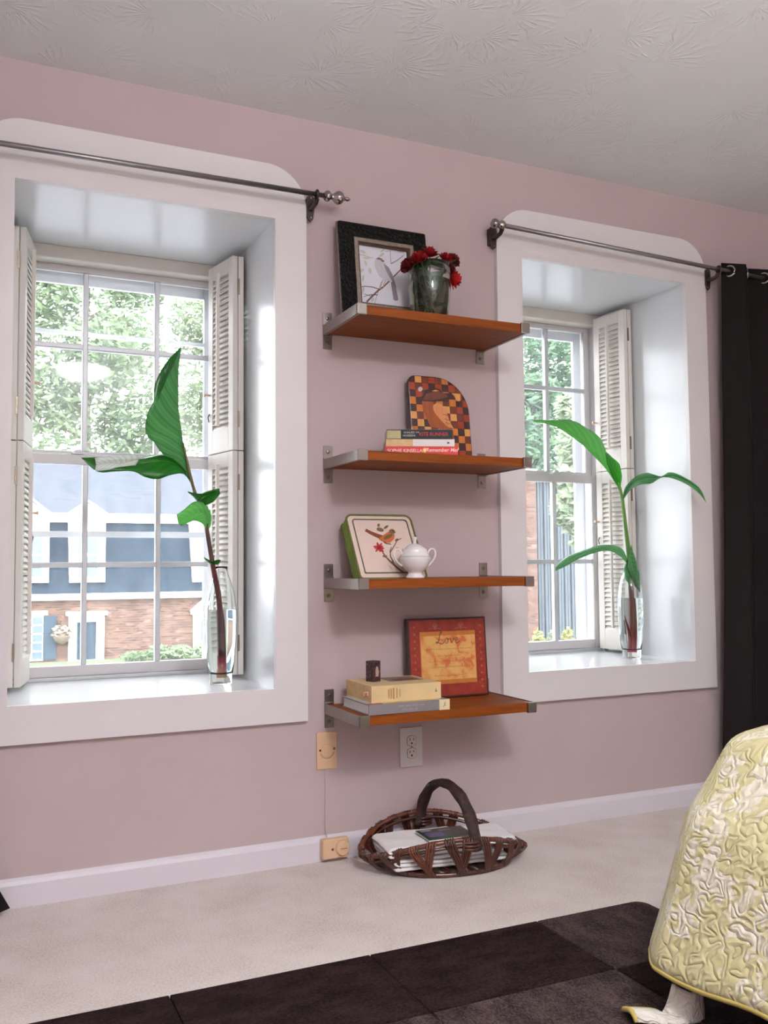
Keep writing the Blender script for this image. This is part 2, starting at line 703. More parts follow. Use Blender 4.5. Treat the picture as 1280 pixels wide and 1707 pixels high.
def ribbon(pts, w0, w1=None):
    """tapering flat stroke in x,z as a polygon"""
    w1 = w0 if w1 is None else w1
    P2 = [Vector(p) for p in pts]
    a, b = [], []
    for i, p in enumerate(P2):
        t = P2[min(i + 1, len(P2) - 1)] - P2[max(i - 1, 0)]
        t.normalize()
        nrm = Vector((-t.y, t.x))
        w_ = (w0 + (w1 - w0) * i / (len(P2) - 1)) / 2
        a.append(tuple(p + nrm * w_))
        b.append(tuple(p - nrm * w_))
    return a + b[::-1]


def flat_mat(rgb, rough=.6):
    k = 'ink_%d_%d_%d' % tuple(rgb)
    if k not in M:
        simple(k, rgb, rough, var=.06, vscale=120)
    return k


def prints(parent, name, shapes, y, th=.0006, rough=.6):
    """printed / inlaid marks of one colour as one flat piece, shapes in x,z of the parent's face"""
    o = None
    for i, (rgb, polys) in enumerate(shapes):
        mb = MB()
        for pl in polys:
            mb.prism(pl, y - th * (1 + .3 * i), y)
        o = mb.build(name, flat_mat(rgb, rough), parent)
        if name == 'pattern':
            o['kind'] = 'stuff'
    return o


def text(parent, body, size, x, z, y, rgb, shear=0, mtx=None, name='lettering', sx=1.0, bold=0):
    cu = bpy.data.curves.new('t', 'FONT')
    cu.body = body
    cu.size = size
    cu.shear = shear
    cu.align_x = 'CENTER'
    cu.align_y = 'CENTER'
    cu.offset = bold
    cu.resolution_u = 3
    to = bpy.data.objects.new('t', cu)
    COL.objects.link(to)
    dg = bpy.context.evaluated_depsgraph_get()
    me = bpy.data.meshes.new_from_object(to.evaluated_get(dg))
    bpy.data.objects.remove(to)
    for v in me.vertices:
        p = Vector((x + v.co.x * sx, y, z + v.co.y))
        v.co = mtx @ p if mtx else p
    me.materials.clear()
    me.name = name
    return finish(name, me, flat_mat(rgb), parent)


def plate_hole(outer, inner, y0, y1):
    """flat plate in x,z with a hole, front y0 back y1 -> mesh"""
    bm = bmesh.new()
    es = []
    for lp in (outer, inner):
        vs = [bm.verts.new((x, y0, z)) for x, z in lp]
        es += [bm.edges.new((vs[i], vs[(i + 1) % len(vs)])) for i in range(len(vs))]
    r_ = bmesh.ops.triangle_fill(bm, edges=es, use_beauty=True, use_dissolve=False)
    g = bmesh.ops.extrude_face_region(bm, geom=list(bm.faces))
    for v in g['geom']:
        if isinstance(v, bmesh.types.BMVert):
            v.co.y = y1
    bmesh.ops.recalc_face_normals(bm, faces=bm.faces)
    me = bpy.data.meshes.new('plate')
    bm.to_mesh(me)
    bm.free()
    return me


def rect(x0, x1, z0, z1):
    return [(x0, z0), (x1, z0), (x1, z1), (x0, z1)]


def rrect(x0, x1, z0, z1, rbl, rbr, rtr, rtl, n=8):
    out = []
    for cx, cz, r_, a0 in ((x0 + rbl, z0 + rbl, rbl, 180), (x1 - rbr, z0 + rbr, rbr, 270), (x1 - rtr, z1 - rtr, rtr, 0), (x0 + rtl, z1 - rtl, rtl, 90)):
        if r_ == 0:
            out.append((cx, cz))
            continue
        for i in range(n + 1):
            q = R(a0 + 90 * i / n)
            out.append((cx + r_ * math.cos(q), cz + r_ * math.sin(q)))
    return out


# ------------------------------------------------------------------ the room
XL, XR, YF, H = -1.45, 3.75, -4.7, 2.44
A0, A1, B0, B1, Z0, Z1 = .0773, .8644, 1.8147, 2.5971, .5582, 2.0767
WT = .12


def slab(name, box, mat, label=None):
    return struct(MB().box(*box).build(name, mat), label)


def build_room():
    xs = [XL - .1, A0, A1, B0, B1, XR + .1]
    zs = [-.02, Z0, Z1, H + .02]
    mb = MB()
    for i in range(5):
        for k in range(3):
            if k == 1 and i in (1, 3):
                continue
            for y, fl in ((0, False), (WT, True)):
                b = len(mb.v)
                q = [(xs[i], y, zs[k]), (xs[i + 1], y, zs[k]), (xs[i + 1], y, zs[k + 1]), (xs[i], y, zs[k + 1])]
                mb.v += [Vector(p) for p in q]
                mb.f.append([b, b + 1, b + 2, b + 3] if not fl else [b + 3, b + 2, b + 1, b])
    struct(mb.build('wall_back', 'wall', merge=True), 'dusty mauve painted wall with two deep windows')
    slab('wall_left', (XL - .1, XL, YF, 0, -.02, H + .02), 'wall')
    slab('wall_right', (XR, XR + .1, YF, 0, -.02, H + .02), 'wall')
    slab('wall_front', (XL - .1, XR + .1, YF - .1, YF, -.02, H + .02), 'wall')
    slab('floor', (XL - .1, XR + .1, YF - .1, WT, -.1, 0), 'carpet', 'cream wall to wall carpet')
    slab('ceiling', (XL - .1, XR + .1, YF - .1, WT, H, H + .1), 'ceiling', 'white stomp textured ceiling')
    prof = [(0, 0), (-.014, 0), (-.014, .062), (-.010, .072), (-.004, .079), (0, .079)]

    def base(name, a, b, ang):
        mb = MB()
        L = (Vector(b) - Vector(a)).length
        mt = Matrix.Translation(Vector((a[0], a[1], 0))) @ Matrix.Rotation(ang, 4, 'Z')
        n = len(prof)
        for x in (0, L):
            mb.v += [mt @ Vector((x, y, z)) for y, z in prof]
        mb.f += [list(range(n)), [n + i for i in reversed(range(n))]]
        for i in range(n):
            j = (i + 1) % n
            mb.f.append([j, i, n + i, n + j])
        struct(mb.build(name, 'base_paint', merge=True), 'white painted baseboard')
    base('baseboard_back', (XL, 0), (XR, 0), 0)
    base('baseboard_left', (XL, YF), (XL, 0), PI / 2)
    base('baseboard_right', (XR, 0), (XR, YF), -PI / 2)
    base('baseboard_front', (XR, YF), (XL, YF), PI)


build_room()

YS = .50      # shutters end here, the window frame starts


def build_window(n, x0, x1, label):
    t = thing('window_%d' % n, label, None, (0, 0, 0), kind='structure')
    # casing with rounded upper corners
    wd = .108
    out = rrect(x0 - wd, x1 + wd, Z0 - wd, 2.2566, .004, .004, .135, .135, 10)
    finish('casing', plate_hole(out, rect(x0, x1, Z0, Z1), -.02, -.0002), 'white_paint', t, bevel=.002)
    th = .02
    E_ = .66
    for nm, b in (('reveal_panel', (x0 - th, x0, -.0005, E_, Z0 - th, Z1 + th)), ('reveal_panel', (x1, x1 + th, -.0005, E_, Z0 - th, Z1 + th)),
                  ('reveal_head', (x0, x1, -.0005, E_, Z1, Z1 + th)), ('sill', (x0, x1, -.0005, E_ + .06, Z0 - th, Z0))):
        MB().box(*b).build(nm, 'reveal_paint', t)
    # inner frame: head, jambs and stool strip
    f = MB()
    f.box(x0, x1, YS + .02, E_, Z1 - .046, Z1)
    fr = f.build('frame_head', 'shutter', t, bevel=.003)
    for a, b in ((x0, x0 + .022), (x1 - .022, x1)):
        MB().box(a, b, YS + .02, E_, Z0, Z1 - .046).build('frame_jamb', 'sash', t, bevel=.002)
    MB().box(x0 + .022, x1 - .022, YS + .03, E_ + .03, Z0, Z0 + .012).build('frame_stool', 'aluminium', t, bevel=.002)
    gx0, gx1 = x0 + .022, x1 - .022
    mx = (x0 + .272, x0 + .527)

    def sash(nm, y, zb, zt, rb, rt, zm, dd=.028):
        s = MB()
        s.box(gx0, gx0 + .03, y, y + dd, zb, zt).box(gx1 - .03, gx1, y, y + dd, zb, zt)
        s.box(gx0 + .03, gx1 - .03, y, y + dd, zb, zb + rb).box(gx0 + .03, gx1 - .03, y, y + dd, zt - rt, zt)
        so = s.build(nm, 'sash', t, bevel=.003)
        w_ = .0095
        for xm in mx:
            MB().box(xm - w_, xm + w_, y + .002, y + dd - .002, zb + rb, zt - rt).build('muntin', 'aluminium', so, bevel=.003)
        MB().box(gx0 + .03, gx1 - .03, y + .003, y + dd - .003, zm - w_, zm + w_).build('muntin', 'aluminium', so, bevel=.003)
        xs = (gx0 + .03, mx[0], mx[1], gx1 - .03)
        for i in range(3):
            for za, zc in ((zb + rb, zm), (zm, zt - rt)):
                MB().box(xs[i], xs[i + 1], y + dd / 2 - .001, y + dd / 2 + .001, za, zc).build('pane', 'pane_glass', so)
        return so
    lo = sash('lower_sash', .545, Z0 + .012, 1.345, .038, .036, .956)
    up = sash('upper_sash', .585, 1.325, Z1 - .046, .036, .022, 1.738)
    for q in (.3, .7):
        mb = MB()
        xx = gx0 + (gx1 - gx0) * q
        mb.box(xx - .02, xx + .02, .54, .57, 1.345, 1.352).box(xx - .008, xx + .012, .545, .56, 1.352, 1.362)
        mb.build('sash_lock', 'aluminium', lo, bevel=.002)
    # outer storm frame with its two rails
    s = MB()
    ys0, ys1 = .640, .656
    s.box(gx0, gx0 + .05, ys0, ys1, Z0, Z1 - .046).box(gx1 - .05, gx1, ys0, ys1, Z0, Z1 - .046)
    s.box(gx0 + .05, gx1 - .05, ys0, ys1, Z1 - .1, Z1 - .046).box(gx0 + .05, gx1 - .05, ys0, ys1, Z0, Z0 + .03)
    st = s.build('storm_frame', 'aluminium', t, bevel=.002)
    if n == 1:
        MB().box(gx0 + .05, gx1 - .05, ys0, ys1, 1.792, 1.806).build('storm_rail', 'aluminium', st)
        MB().box(gx0 + .05, gx1 - .05, ys0, ys1, 1.056, 1.078).build('storm_rail', 'aluminium', st)
    return t


build_window(1, A0, A1, 'deep white cased window looking out on the brick house')
build_window(2, B0, B1, 'deep white cased window next to the dark curtain')


# ------------------------------------------------------------------ outdoors
GZ = -2.92


def leafy(name, loc, blobs, n, size, mats, parent, seed):
    rnd = random.Random(seed)
    mb = MB()
    for (bx, by, bz, rx, rz), cnt in blobs:
        for i in range(int(n * cnt)):
            while True:
                p = Vector((rnd.uniform(-1, 1), rnd.uniform(-1, 1), rnd.uniform(-1, 1)))
                if .35 < p.length < 1:
                    break
            c = Vector((bx + p.x * rx, by + p.y * rx, bz + p.z * rz))
            a = Vector((rnd.uniform(-1, 1), rnd.uniform(-1, 1), rnd.uniform(-.6, .6))).normalized()
            b = a.orthogonal().normalized()
            s_ = size * rnd.uniform(.6, 1.3)
            k = len(mb.v)
            mb.v += [c - a * s_, c + b * s_ * .45, c + a * s_, c - b * s_ * .45]
            mb.f.append([k, k + 1, k + 2, k + 3])
    return mb.build(name, mats, parent)


def leaf_simple(key, a, b):
    t = NT(key)
    col = t.ramp(t.noise(1.3, 4), [(.3, srgb(*a)), (.7, srgb(*b))])
    t.set(col, .7, spec=.2)
    tl = t.n('ShaderNodeBsdfTranslucent')
    t.l(col, tl.inputs[0])
    mx = t.n('ShaderNodeMixShader')
    mx.inputs[0].default_value = .4
    t.l(t.p.outputs[0], mx.inputs[1])
    t.l(tl.outputs[0], mx.inputs[2])
    t.l(mx.outputs[0], t.t.nodes['Material Output'].inputs['Surface'])
    M[key] = t.m


leaf_simple('foliage', (98, 118, 88), (140, 156, 122))
leaf_simple('foliage_pale', (118, 134, 106), (158, 170, 140))
leaf_simple('foliage_deep', (66, 98, 80), (110, 134, 100))
simple('bark', (112, 100, 88), .9, var=.2, vscale=6)
simple('pavement', (122, 122, 126), .95, var=.06, vscale=1.5)
simple('lawn', (88, 106, 70), .95, var=.2, vscale=1.5)
simple('trim_white', (244, 244, 244), .6, var=.01)
simple('window_dark', (84, 100, 116), .3, var=.15, vscale=1.5)
simple('shutter_blue', (40, 60, 76), .7, var=.05, vscale=4)
simple('door_blue', (34, 54, 70), .6, var=.05, vscale=4)
simple('stone', (140, 128, 114), .9, var=.08, vscale=4)
simple('siding_grey', (84, 91, 97), .9, var=.06, vscale=2)
simple('flower_yellow', (176, 158, 62), .8, var=.1)


def build_outside():
    g = MB().box(-60, 120, 2.0, 120, GZ - .2, GZ).build('ground', 'pavement')
    struct(g, 'pale concrete parking ground outside')
    tag(MB().box(-14, 17, 31.5, 37.6, GZ + .001, GZ + .03).build('lawn_strip', 'lawn'), 'green lawn strip in front of the brick house', 'lawn', kind='stuff')
    YH = 38.0
    # the townhouse across the lawn
    t = thing('brick_townhouse', 'brick townhouse with slate mansard roof and white dormers across the lawn', 'house', (7, YH, GZ))

    def hp(x, y, Y=YH):
        p = at(x, y, Y=Y)
        return p.x - 7, p.z - GZ
    x0, x1 = -16, 14
    ze = hp(200, 998)[1]        # under the eaves
    zt = hp(200, 988)[1]
    zb = hp(200, 866)[1]
    wl = MB().box(x0, x1, 0, 10, 0, ze).build('wall', 'brick', t)
    MB().box(x0 - .2, x1 + .2, -.35, 10, ze, zt).build('eaves_board', 'trim_white', t)
    m = MB()
    m.v = [Vector(p) for p in ((x0, -.15, zt), (x1, -.15, zt), (x1, .75, zb), (x0, .75, zb), (x1, 9.5, zt), (x0, 9.5, zt), (x1, 9.2, zb), (x0, 9.2, zb))]
    m.f = [[0, 1, 2, 3], [1, 4, 6, 2], [5, 0, 3, 7], [4, 5, 7, 6], [3, 2, 6, 7]]
    m.build('mansard', 'slate', t)
    MB().box(x0, x1, .55, .8, zb - .12, zb + .28).build('roof_curb', 'trim_white', t)
    zr = zb + 3.3
    m = MB()
    m.v = [Vector(p) for p in ((x0, .6, zb + .25), (x1, .6, zb + .25), (x1, 5, zr), (x0, 5, zr), (x1, 9.4, zb + .25), (x0, 9.4, zb + .25))]
    m.f = [[0, 1, 2, 3], [3, 2, 4, 5], [1, 4, 2], [5, 0, 3]]
    m.build('roof', 'shingle', t)
    # dormers, pixel spans of their fronts
    for (xa, xb, ya, yb, yp) in ((24, 82, 972, 858, 838), (115, 175, 971, 858, 840), (320, 380, 970, 858, 838)):
        a, z_a = hp(xa, ya)
        b, z_b = hp(xb, yb)
        zp = hp((xa + xb) / 2, yp)[1]
        c = (a + b) / 2
        d = MB().prism([(a, z_a), (b, z_a), (b, z_b), (c, zp), (a, z_b)], -.25, 3).build('dormer', 'trim_white', t)
        m = MB()
        m.v = [Vector(p) for p in ((a - .12, -.4, z_b - .05), (c, -.4, zp + .1), (b + .12, -.4, z_b - .05), (a - .12, 4, z_b - .05), (c, 4, zp + .1), (b + .12, 4, z_b - .05))]
        m.f = [[0, 1, 4, 3], [1, 2, 5, 4]]
        m.build('dormer_roof', 'trim_white', d, solid=.1)
        ww = (b - a) * .27
        zl = z_a + .25
        zh = z_a + (z_b - z_a) * .72
        wn = MB().box(c - ww, c + ww, -.27, -.2, zl, zh).build('window', 'window_dark', d)
        MB().box(c - ww, c + ww, -.29, -.2, (zl + zh) / 2 - .05, (zl + zh) / 2 + .05).build('sash_bar', 'trim_white', d)
        fm = plate_hole(rect(c - ww - .12, c + ww + .12, zl - .12, zh + .12), rect(c - ww, c + ww, zl, zh), -.31, -.2)
        finish('window_frame', fm, 'trim_white', d)
    # ground floor window with shutter
    a, zt_ = hp(47, 1028)
    b, zb_ = hp(71, 1106)
    wn = MB().box(a - 1.2, b, -.05, .05, max(zb_, .1), zt_).build('window', 'window_dark', t)
    for q in range(5):
        xx = a - 1.2 + (b - a + 1.2) * q / 4
        MB().box(xx - .03, xx + .03, -.07, 0, max(zb_, .1), zt_).build('glazing_bar', 'trim_white', wn)
    for q in range(6):
        zz = max(zb_, .1) + (zt_ - max(zb_, .1)) * q / 5
        MB().box(a - 1.2, b, -.07, 0, zz - .03, zz + .03).build('glazing_bar', 'trim_white', wn)
    sa, sz = hp(72, 1027)
    sb, _ = hp(94, 1027)
    MB().box(sa, sb, -.1, 0, max(zb_, .1), sz).build('shutter', 'shutter_blue', t)
    la, lz = hp(45, 1018)
    lb, lz2 = hp(80, 1026)
    MB().box(la - 1.5, lb, -.06, 0, lz2, lz).build('lintel', 'stone', t)
    # front doors with white surrounds
    for xa, xb, yt, ped in ((110, 177, 1020, False), (318, 378, 1018, True)):
        a, z_ = hp(xa, yt)
        b, _ = hp(xb, yt)
        k = .32
        su = finish('door_surround', plate_hole(rect(a + .1, b - .1, 0, z_ - .12), rect(a + .1 + k, b - .1 - k, .02, z_ - .12 - k), -.22, 0), 'trim_white', t)
        MB().box(a - .02, b + .02, -.34, 0, z_ - .16, z_).build('door_head', 'trim_white', su)
        if ped:
            MB().prism([(a - .05, z_), (b + .05, z_), ((a + b) / 2, z_ + .75)], -.3, 0).build('pediment', 'trim_white', su)
        dr = MB().box(a + .1 + k, b - .1 - k, -.08, 0, .02, z_ - .12 - k).build('door', 'door_blue', t)
        MB().box((a + b) / 2 - .28, (a + b) / 2 + .28, -.1, 0, 1.1, 1.9).build('door_panel', 'shutter_blue', dr)
    # hanging basket of pale flowers on the brick
    p = at(103, 1057, Y=YH - .42)
    hb = thing('hanging_flower_basket', 'pale flower basket hanging on the brick wall beside the door', 'flowers', p)
    MB().lathe([(.02, -.45), (.25, -.32), (.36, -.1), (.36, -.06), (.02, -.08)], 12).build('pot', 'bark', hb, smooth=True)
    leafy('blooms', None, [((0, 0, .08, .4, .28), 1)], 160, .12, M['stone'], hb, 3)
    MB().tube([(0, .4, .5), (0, .05, .5), (0, 0, .3)], .02, 6).build('hook', 'dark_metal', hb)
    # low hedge strip by the door
    p = at(262, 1096, Y=YH - 2)
    tag(leafy('boxwood_hedge', None, [((0, 0, .25, .5, .3), .4), ((.9, 0, .2, .6, .3), .5), ((2.2, 0, .28, .7, .32), .5), ((3.4, 0, .3, .7, .34), .5), ((-.9, 0, .14, .6, .2), .3)], 700, .12, M['foliage'], None, 5),
        'low green hedge at the foot of the brick house', 'hedge').location = (p.x, p.y, GZ + .12)
    # grey sided building and brick corner seen through the other window
    YB = 34.0
    c0 = at(893, 800, Y=YB)
    c1 = at(1012, 800, Y=YB)
    t = thing('grey_sided_building', 'pale grey building with upright board siding beyond the second window', 'house', (c0.x, YB, GZ))
    zt = c0.z - GZ
    wdt = c1.x - c0.x + 8
    MB().box(0, wdt, .06, 8, 0, zt).build('wall', 'siding_grey', t)
    nb = 64
    for i in range(nb):
        xa = wdt * i / nb
        mb_ = MB().box(xa + .03, xa + wdt / nb - .03, 0 if i % 2 else -.05, .06, 0, zt)
        mb_.build('siding_board', 'siding_grey', t)
    MB().box(-.2, wdt + .2, -.3, 8.2, zt, zt + .25).build('roof_edge', 'trim_white', t)
    t = thing('brick_chimney_wall', 'tall brick wall end standing beside the grey building', 'wall', (c0.x - .1, YB, GZ))
    MB().box(-7, -.3, -.6, 7, 0, zt + .2).build('wall', 'brick', t)
    MB().box(-7.1, -.25, -.7, 7, zt + .2, zt + .45).build('coping', 'stone', t)
    for i, (px, r_, col, lab) in enumerate(((897, .28, 1, 'yellow flowering bush at the foot of the brick wall end'), (921, .26, 0, 'plain green bush between two yellow ones by the grey building'), (945, .27, 1, 'small yellow flowering bush in the middle of the grey siding'), (968, .27, 0, 'rounded green bush beside the small yellow one at the siding'), (994, .31, 1, 'largest yellow flowering bush by the end of the grey siding'))):
        p = at(px, 1066, Y=YB - 3)
        b = thing('flowering_bush', lab, 'bush', (p.x, YB - 3, GZ), group='bushes by the grey building')
        leafy('foliage', None, [((0, 0, .5, r_, .5), 1)], 260, .10, M['foliage_pale'], b, 20 + i)
        if col:
            leafy('blossom', None, [((0, -.05, .62, r_, .5), 1)], 120, .09, M['flower_yellow'], b, 40 + i)
    # trees
    spec = [
        (-4, 61, 27, 5.2, 'foliage_pale', 'wide pale leafy tree rising behind the slate roof'),
        (7.5, 60, 29, 5.4, 'foliage', 'tall mid green tree rising behind the slate roof'),
        (19, 62, 29, 5.5, 'foliage_pale', 'tall pale tree behind the far end of the slate roof'),
        (31.5, 59, 27, 5.4, 'foliage', 'rounded green tree between the brick house and the grey building'),
        (44, 56, 26, 5.6, 'foliage_deep', 'large deep green tree rising over the grey building'),
        (31.5, 47.6, 18, 3.6, 'foliage_deep', 'dark tree close behind the roof of the grey building'),
        (23.6, 27, 12.0, 1.9, 'foliage_pale', 'slender bright tree standing in front of the grey building'),
    ]
    for i, (x, y, h, r_, mt, lab) in enumerate(spec):
        tr = thing('leafy_tree', lab, 'tree', (x, y, GZ), group='trees outside')
        hh = h + 0
        rnd = random.Random(90 + i)
        MB().tube([(0, 0, 0), (.1, 0, hh * .3), (-.1, .1, hh * .6), (.1, 0, hh * .85)], [.4, .3, .2, .06], 8).build('trunk', 'bark', tr, smooth=True)
        blobs = [((0, 0, hh * .62, r_, hh * .34), .5)]
        mb = MB()
        for k in range(7):
            q = k * 2.4
            zz = hh * (.38 + .07 * k)
            ex = (math.cos(q) * r_ * .6, math.sin(q) * r_ * .6, zz + r_ * .4)
            mb.tube([(0, 0, zz - .8), (ex[0] * .5, ex[1] * .5, zz), ex], [.16, .1, .04], 5)
            blobs.append(((ex[0], ex[1], ex[2], r_ * .5, r_ * .45), .12))
        mb.build('branches', 'bark', tr)
        leafy('crown', None, blobs, 9000, .32, M[mt], tr, 60 + i)


build_outside()


# ------------------------------------------------------------------ ceiling lamp (the room's own light, behind the camera's view)
def build_lamp():
    t = thing('ceiling_lamp', 'round flush ceiling lamp with frosted dome', 'lamp', (.75, -2.95, H))
    MB().lathe([(.02, 0), (.21, 0), (.21, -.025), (.185, -.035), (.02, -.035)], 40).build('base', 'nickel', t, smooth=False)
    g = NT('lamp_glow')
    e = g.n('ShaderNodeEmission')
    e.inputs['Color'].default_value = (1, .965, .985, 1)
    e.inputs['Strength'].default_value = LAMP_STRENGTH
    g.l(e.outputs[0], g.t.nodes['Material Output'].inputs['Surface'])
    M['lamp_glow'] = g.m
    pr = [(.18 * math.cos(R(a)), -.036 - .085 * math.sin(R(a))) for a in range(0, 90, 9)] + [(.002, -.121)]
    MB().lathe(pr, 40).build('dome', 'lamp_glow', t, smooth=True)
    MB().lathe([(.002, -.121), (.012, -.122), (.014, -.132), (.006, -.142), (.002, -.143)], 16).build('finial', 'nickel', t, smooth=True)


def build_fill_uplight():  # added lamp out of view; its ceiling bounce brightens ceiling and floor
    t = thing('added_fill_lamp', 'added unseen fill lamp, tall with an upward facing metal bowl', 'lamp', (.95, -3.3, 0))
    MB().lathe([(.002, 0), (.15, 0), (.15, .012), (.13, .022), (.02, .035), (.002, .036)], 36).build('base', 'dark_metal', t, smooth=False)
    MB().tube([(0, 0, .03), (0, 0, 1.70)], .012, 14).build('pole', 'dark_metal', t, smooth=True)
    MB().lathe([(.002, 1.69), (.03, 1.69), (.10, 1.72), (.155, 1.78), (.175, 1.84), (.172, 1.84), (.150, 1.785), (.098, 1.728), (.002, 1.70)], 40).build('bowl', 'nickel', t, smooth=True)
    g = NT('fill_glow')
    e = g.n('ShaderNodeEmission')
    e.inputs['Color'].default_value = (1, .965, .975, 1)
    e.inputs['Strength'].default_value = FILL_STRENGTH
    g.l(e.outputs[0], g.t.nodes['Material Output'].inputs['Surface'])
    M['fill_glow'] = g.m
    MB().lathe([(.002, 1.812), (.13, 1.812), (.14, 1.816), (.13, 1.822), (.002, 1.830)], 32).build('diffuser', 'fill_glow', t, smooth=True)


build_lamp()
build_fill_uplight()


# ------------------------------------------------------------------ shutters
def shutter(x_wall, side, ang, z0, z1, nsl, label, knob_z):
    """bifold shutter folded back in the window recess. side=-1: on the right reveal, +1: on the left reveal"""
    t = thing('window_shutter', label, 'shutter', (x_wall, 0, z0), group='louvered window shutters')
    w_, th, h = .198, .019, z1 - z0
    yf = .302
    sl_mesh = [None]

    def leaf(mt, full):
        lf = MB()
        st = .036
        tr_, br = .052, .085
        lf.box(0, st, -th / 2, th / 2, 0, h, mt).box(w_ - st, w_, -th / 2, th / 2, 0, h, mt)
        lf.box(st, w_ - st, -th / 2, th / 2, 0, br, mt).box(st, w_ - st, -th / 2, th / 2, h - tr_, h, mt)
        o = lf.build('leaf', 'shutter', t, bevel=.0015)
        sp = (h - tr_ - br) / nsl
        if sl_mesh[0] is None:
            rm = Matrix.Rotation(R(60), 4, 'X')
            me = MB().box(0, w_ - 2 * st + .002, -.0140, .0140, -.0028, .0028, rm).build('slat', 'shutter', o)
            sl_mesh[0] = me.data
            first = me
        else:
            first = bpy.data.objects.new('slat', sl_mesh[0])
            COL.objects.link(first)
            first.parent = o
        base = mt @ Matrix.Translation((st - .001, 0, br + sp / 2))
        first.matrix_basis = base
        for i in range(1, nsl):
            c = copy(first, o)
            c.matrix_basis = mt @ Matrix.Translation((st - .001, 0, br + sp * (i + .5)))
        if full:
            MB().box(w_ / 2 - .005, w_ / 2 + .005, -.026, -.014, br + .01, h - tr_ + .012, mt).build('tilt_rod', 'shutter', o, bevel=.001)
        return o
    # outer leaf lies along the reveal: local x runs from the front edge to the back
    off = .012 + th / 2
    m_out = Matrix.Translation((side * off, yf, 0)) @ Matrix.Rotation(R(90), 4, 'Z')
    # inner leaf pivots at the front edge and swings towards the opening
    off2 = .012 + th * 1.5 + .002
    dirx = side * math.sin(ang)
    dv = Vector((dirx, math.cos(ang), 0))
    nv = Vector((side * math.cos(ang), -math.sin(ang), 0))    # faces the opening
    px = Vector((dv.x, dv.y, 0, ))
    m_in = Matrix(((dv.x, -nv.x, 0, side * off2), (dv.y, -nv.y, 0, yf), (0, 0, 1, 0), (0, 0, 0, 1)))
    leaf(m_out, False)
    o = leaf(m_in, True)
    for z in (.11, h - .11):
        MB().box(side * (off - .001) - .003 + side * th / 2, side * (off - .001) + .003 + side * th / 2, yf - .004, yf, z - .028, z + .028).build('hinge', 'brass', t)
    kn = MB().tube([m_in @ Vector((w_ - .012, -th / 2, knob_z)), m_in @ Vector((w_ - .012, -th / 2 - .014, knob_z)), m_in @ Vector((w_ - .012, -th / 2 - .022, knob_z))], [.004, .004, .008], 10)
    kn.build('knob', 'ivory', o, smooth=True)
    hz = knob_z - .07
    MB().tube([m_in @ Vector((w_ - .014, -th / 2 - .001, hz)), m_in @ Vector((w_ - .014, -th / 2 - .007, hz - .012)), m_in @ Vector((w_ - .014, -th / 2 - .003, hz - .03))], .0022, 6).build('hook', 'dark_metal', o)
    return t


ZS = 1.3515
for xw, sd, an, wn in ((A1, -1, R(11.5), 'the shelf side of the brick house window'), (A0, 1, R(12), 'the outer side of the brick house window'),
                       (B1, -1, R(3), 'the curtain side of the grey building window'), (B0, 1, R(3), 'the shelf side of the grey building window')):
    shutter(xw, sd, an, ZS + .003, 2.048, 28, 'upper cream louvered bifold shutter on ' + wn, .22)
    shutter(xw, sd, an, .572, ZS, 31, 'lower cream louvered bifold shutter on ' + wn, .56)


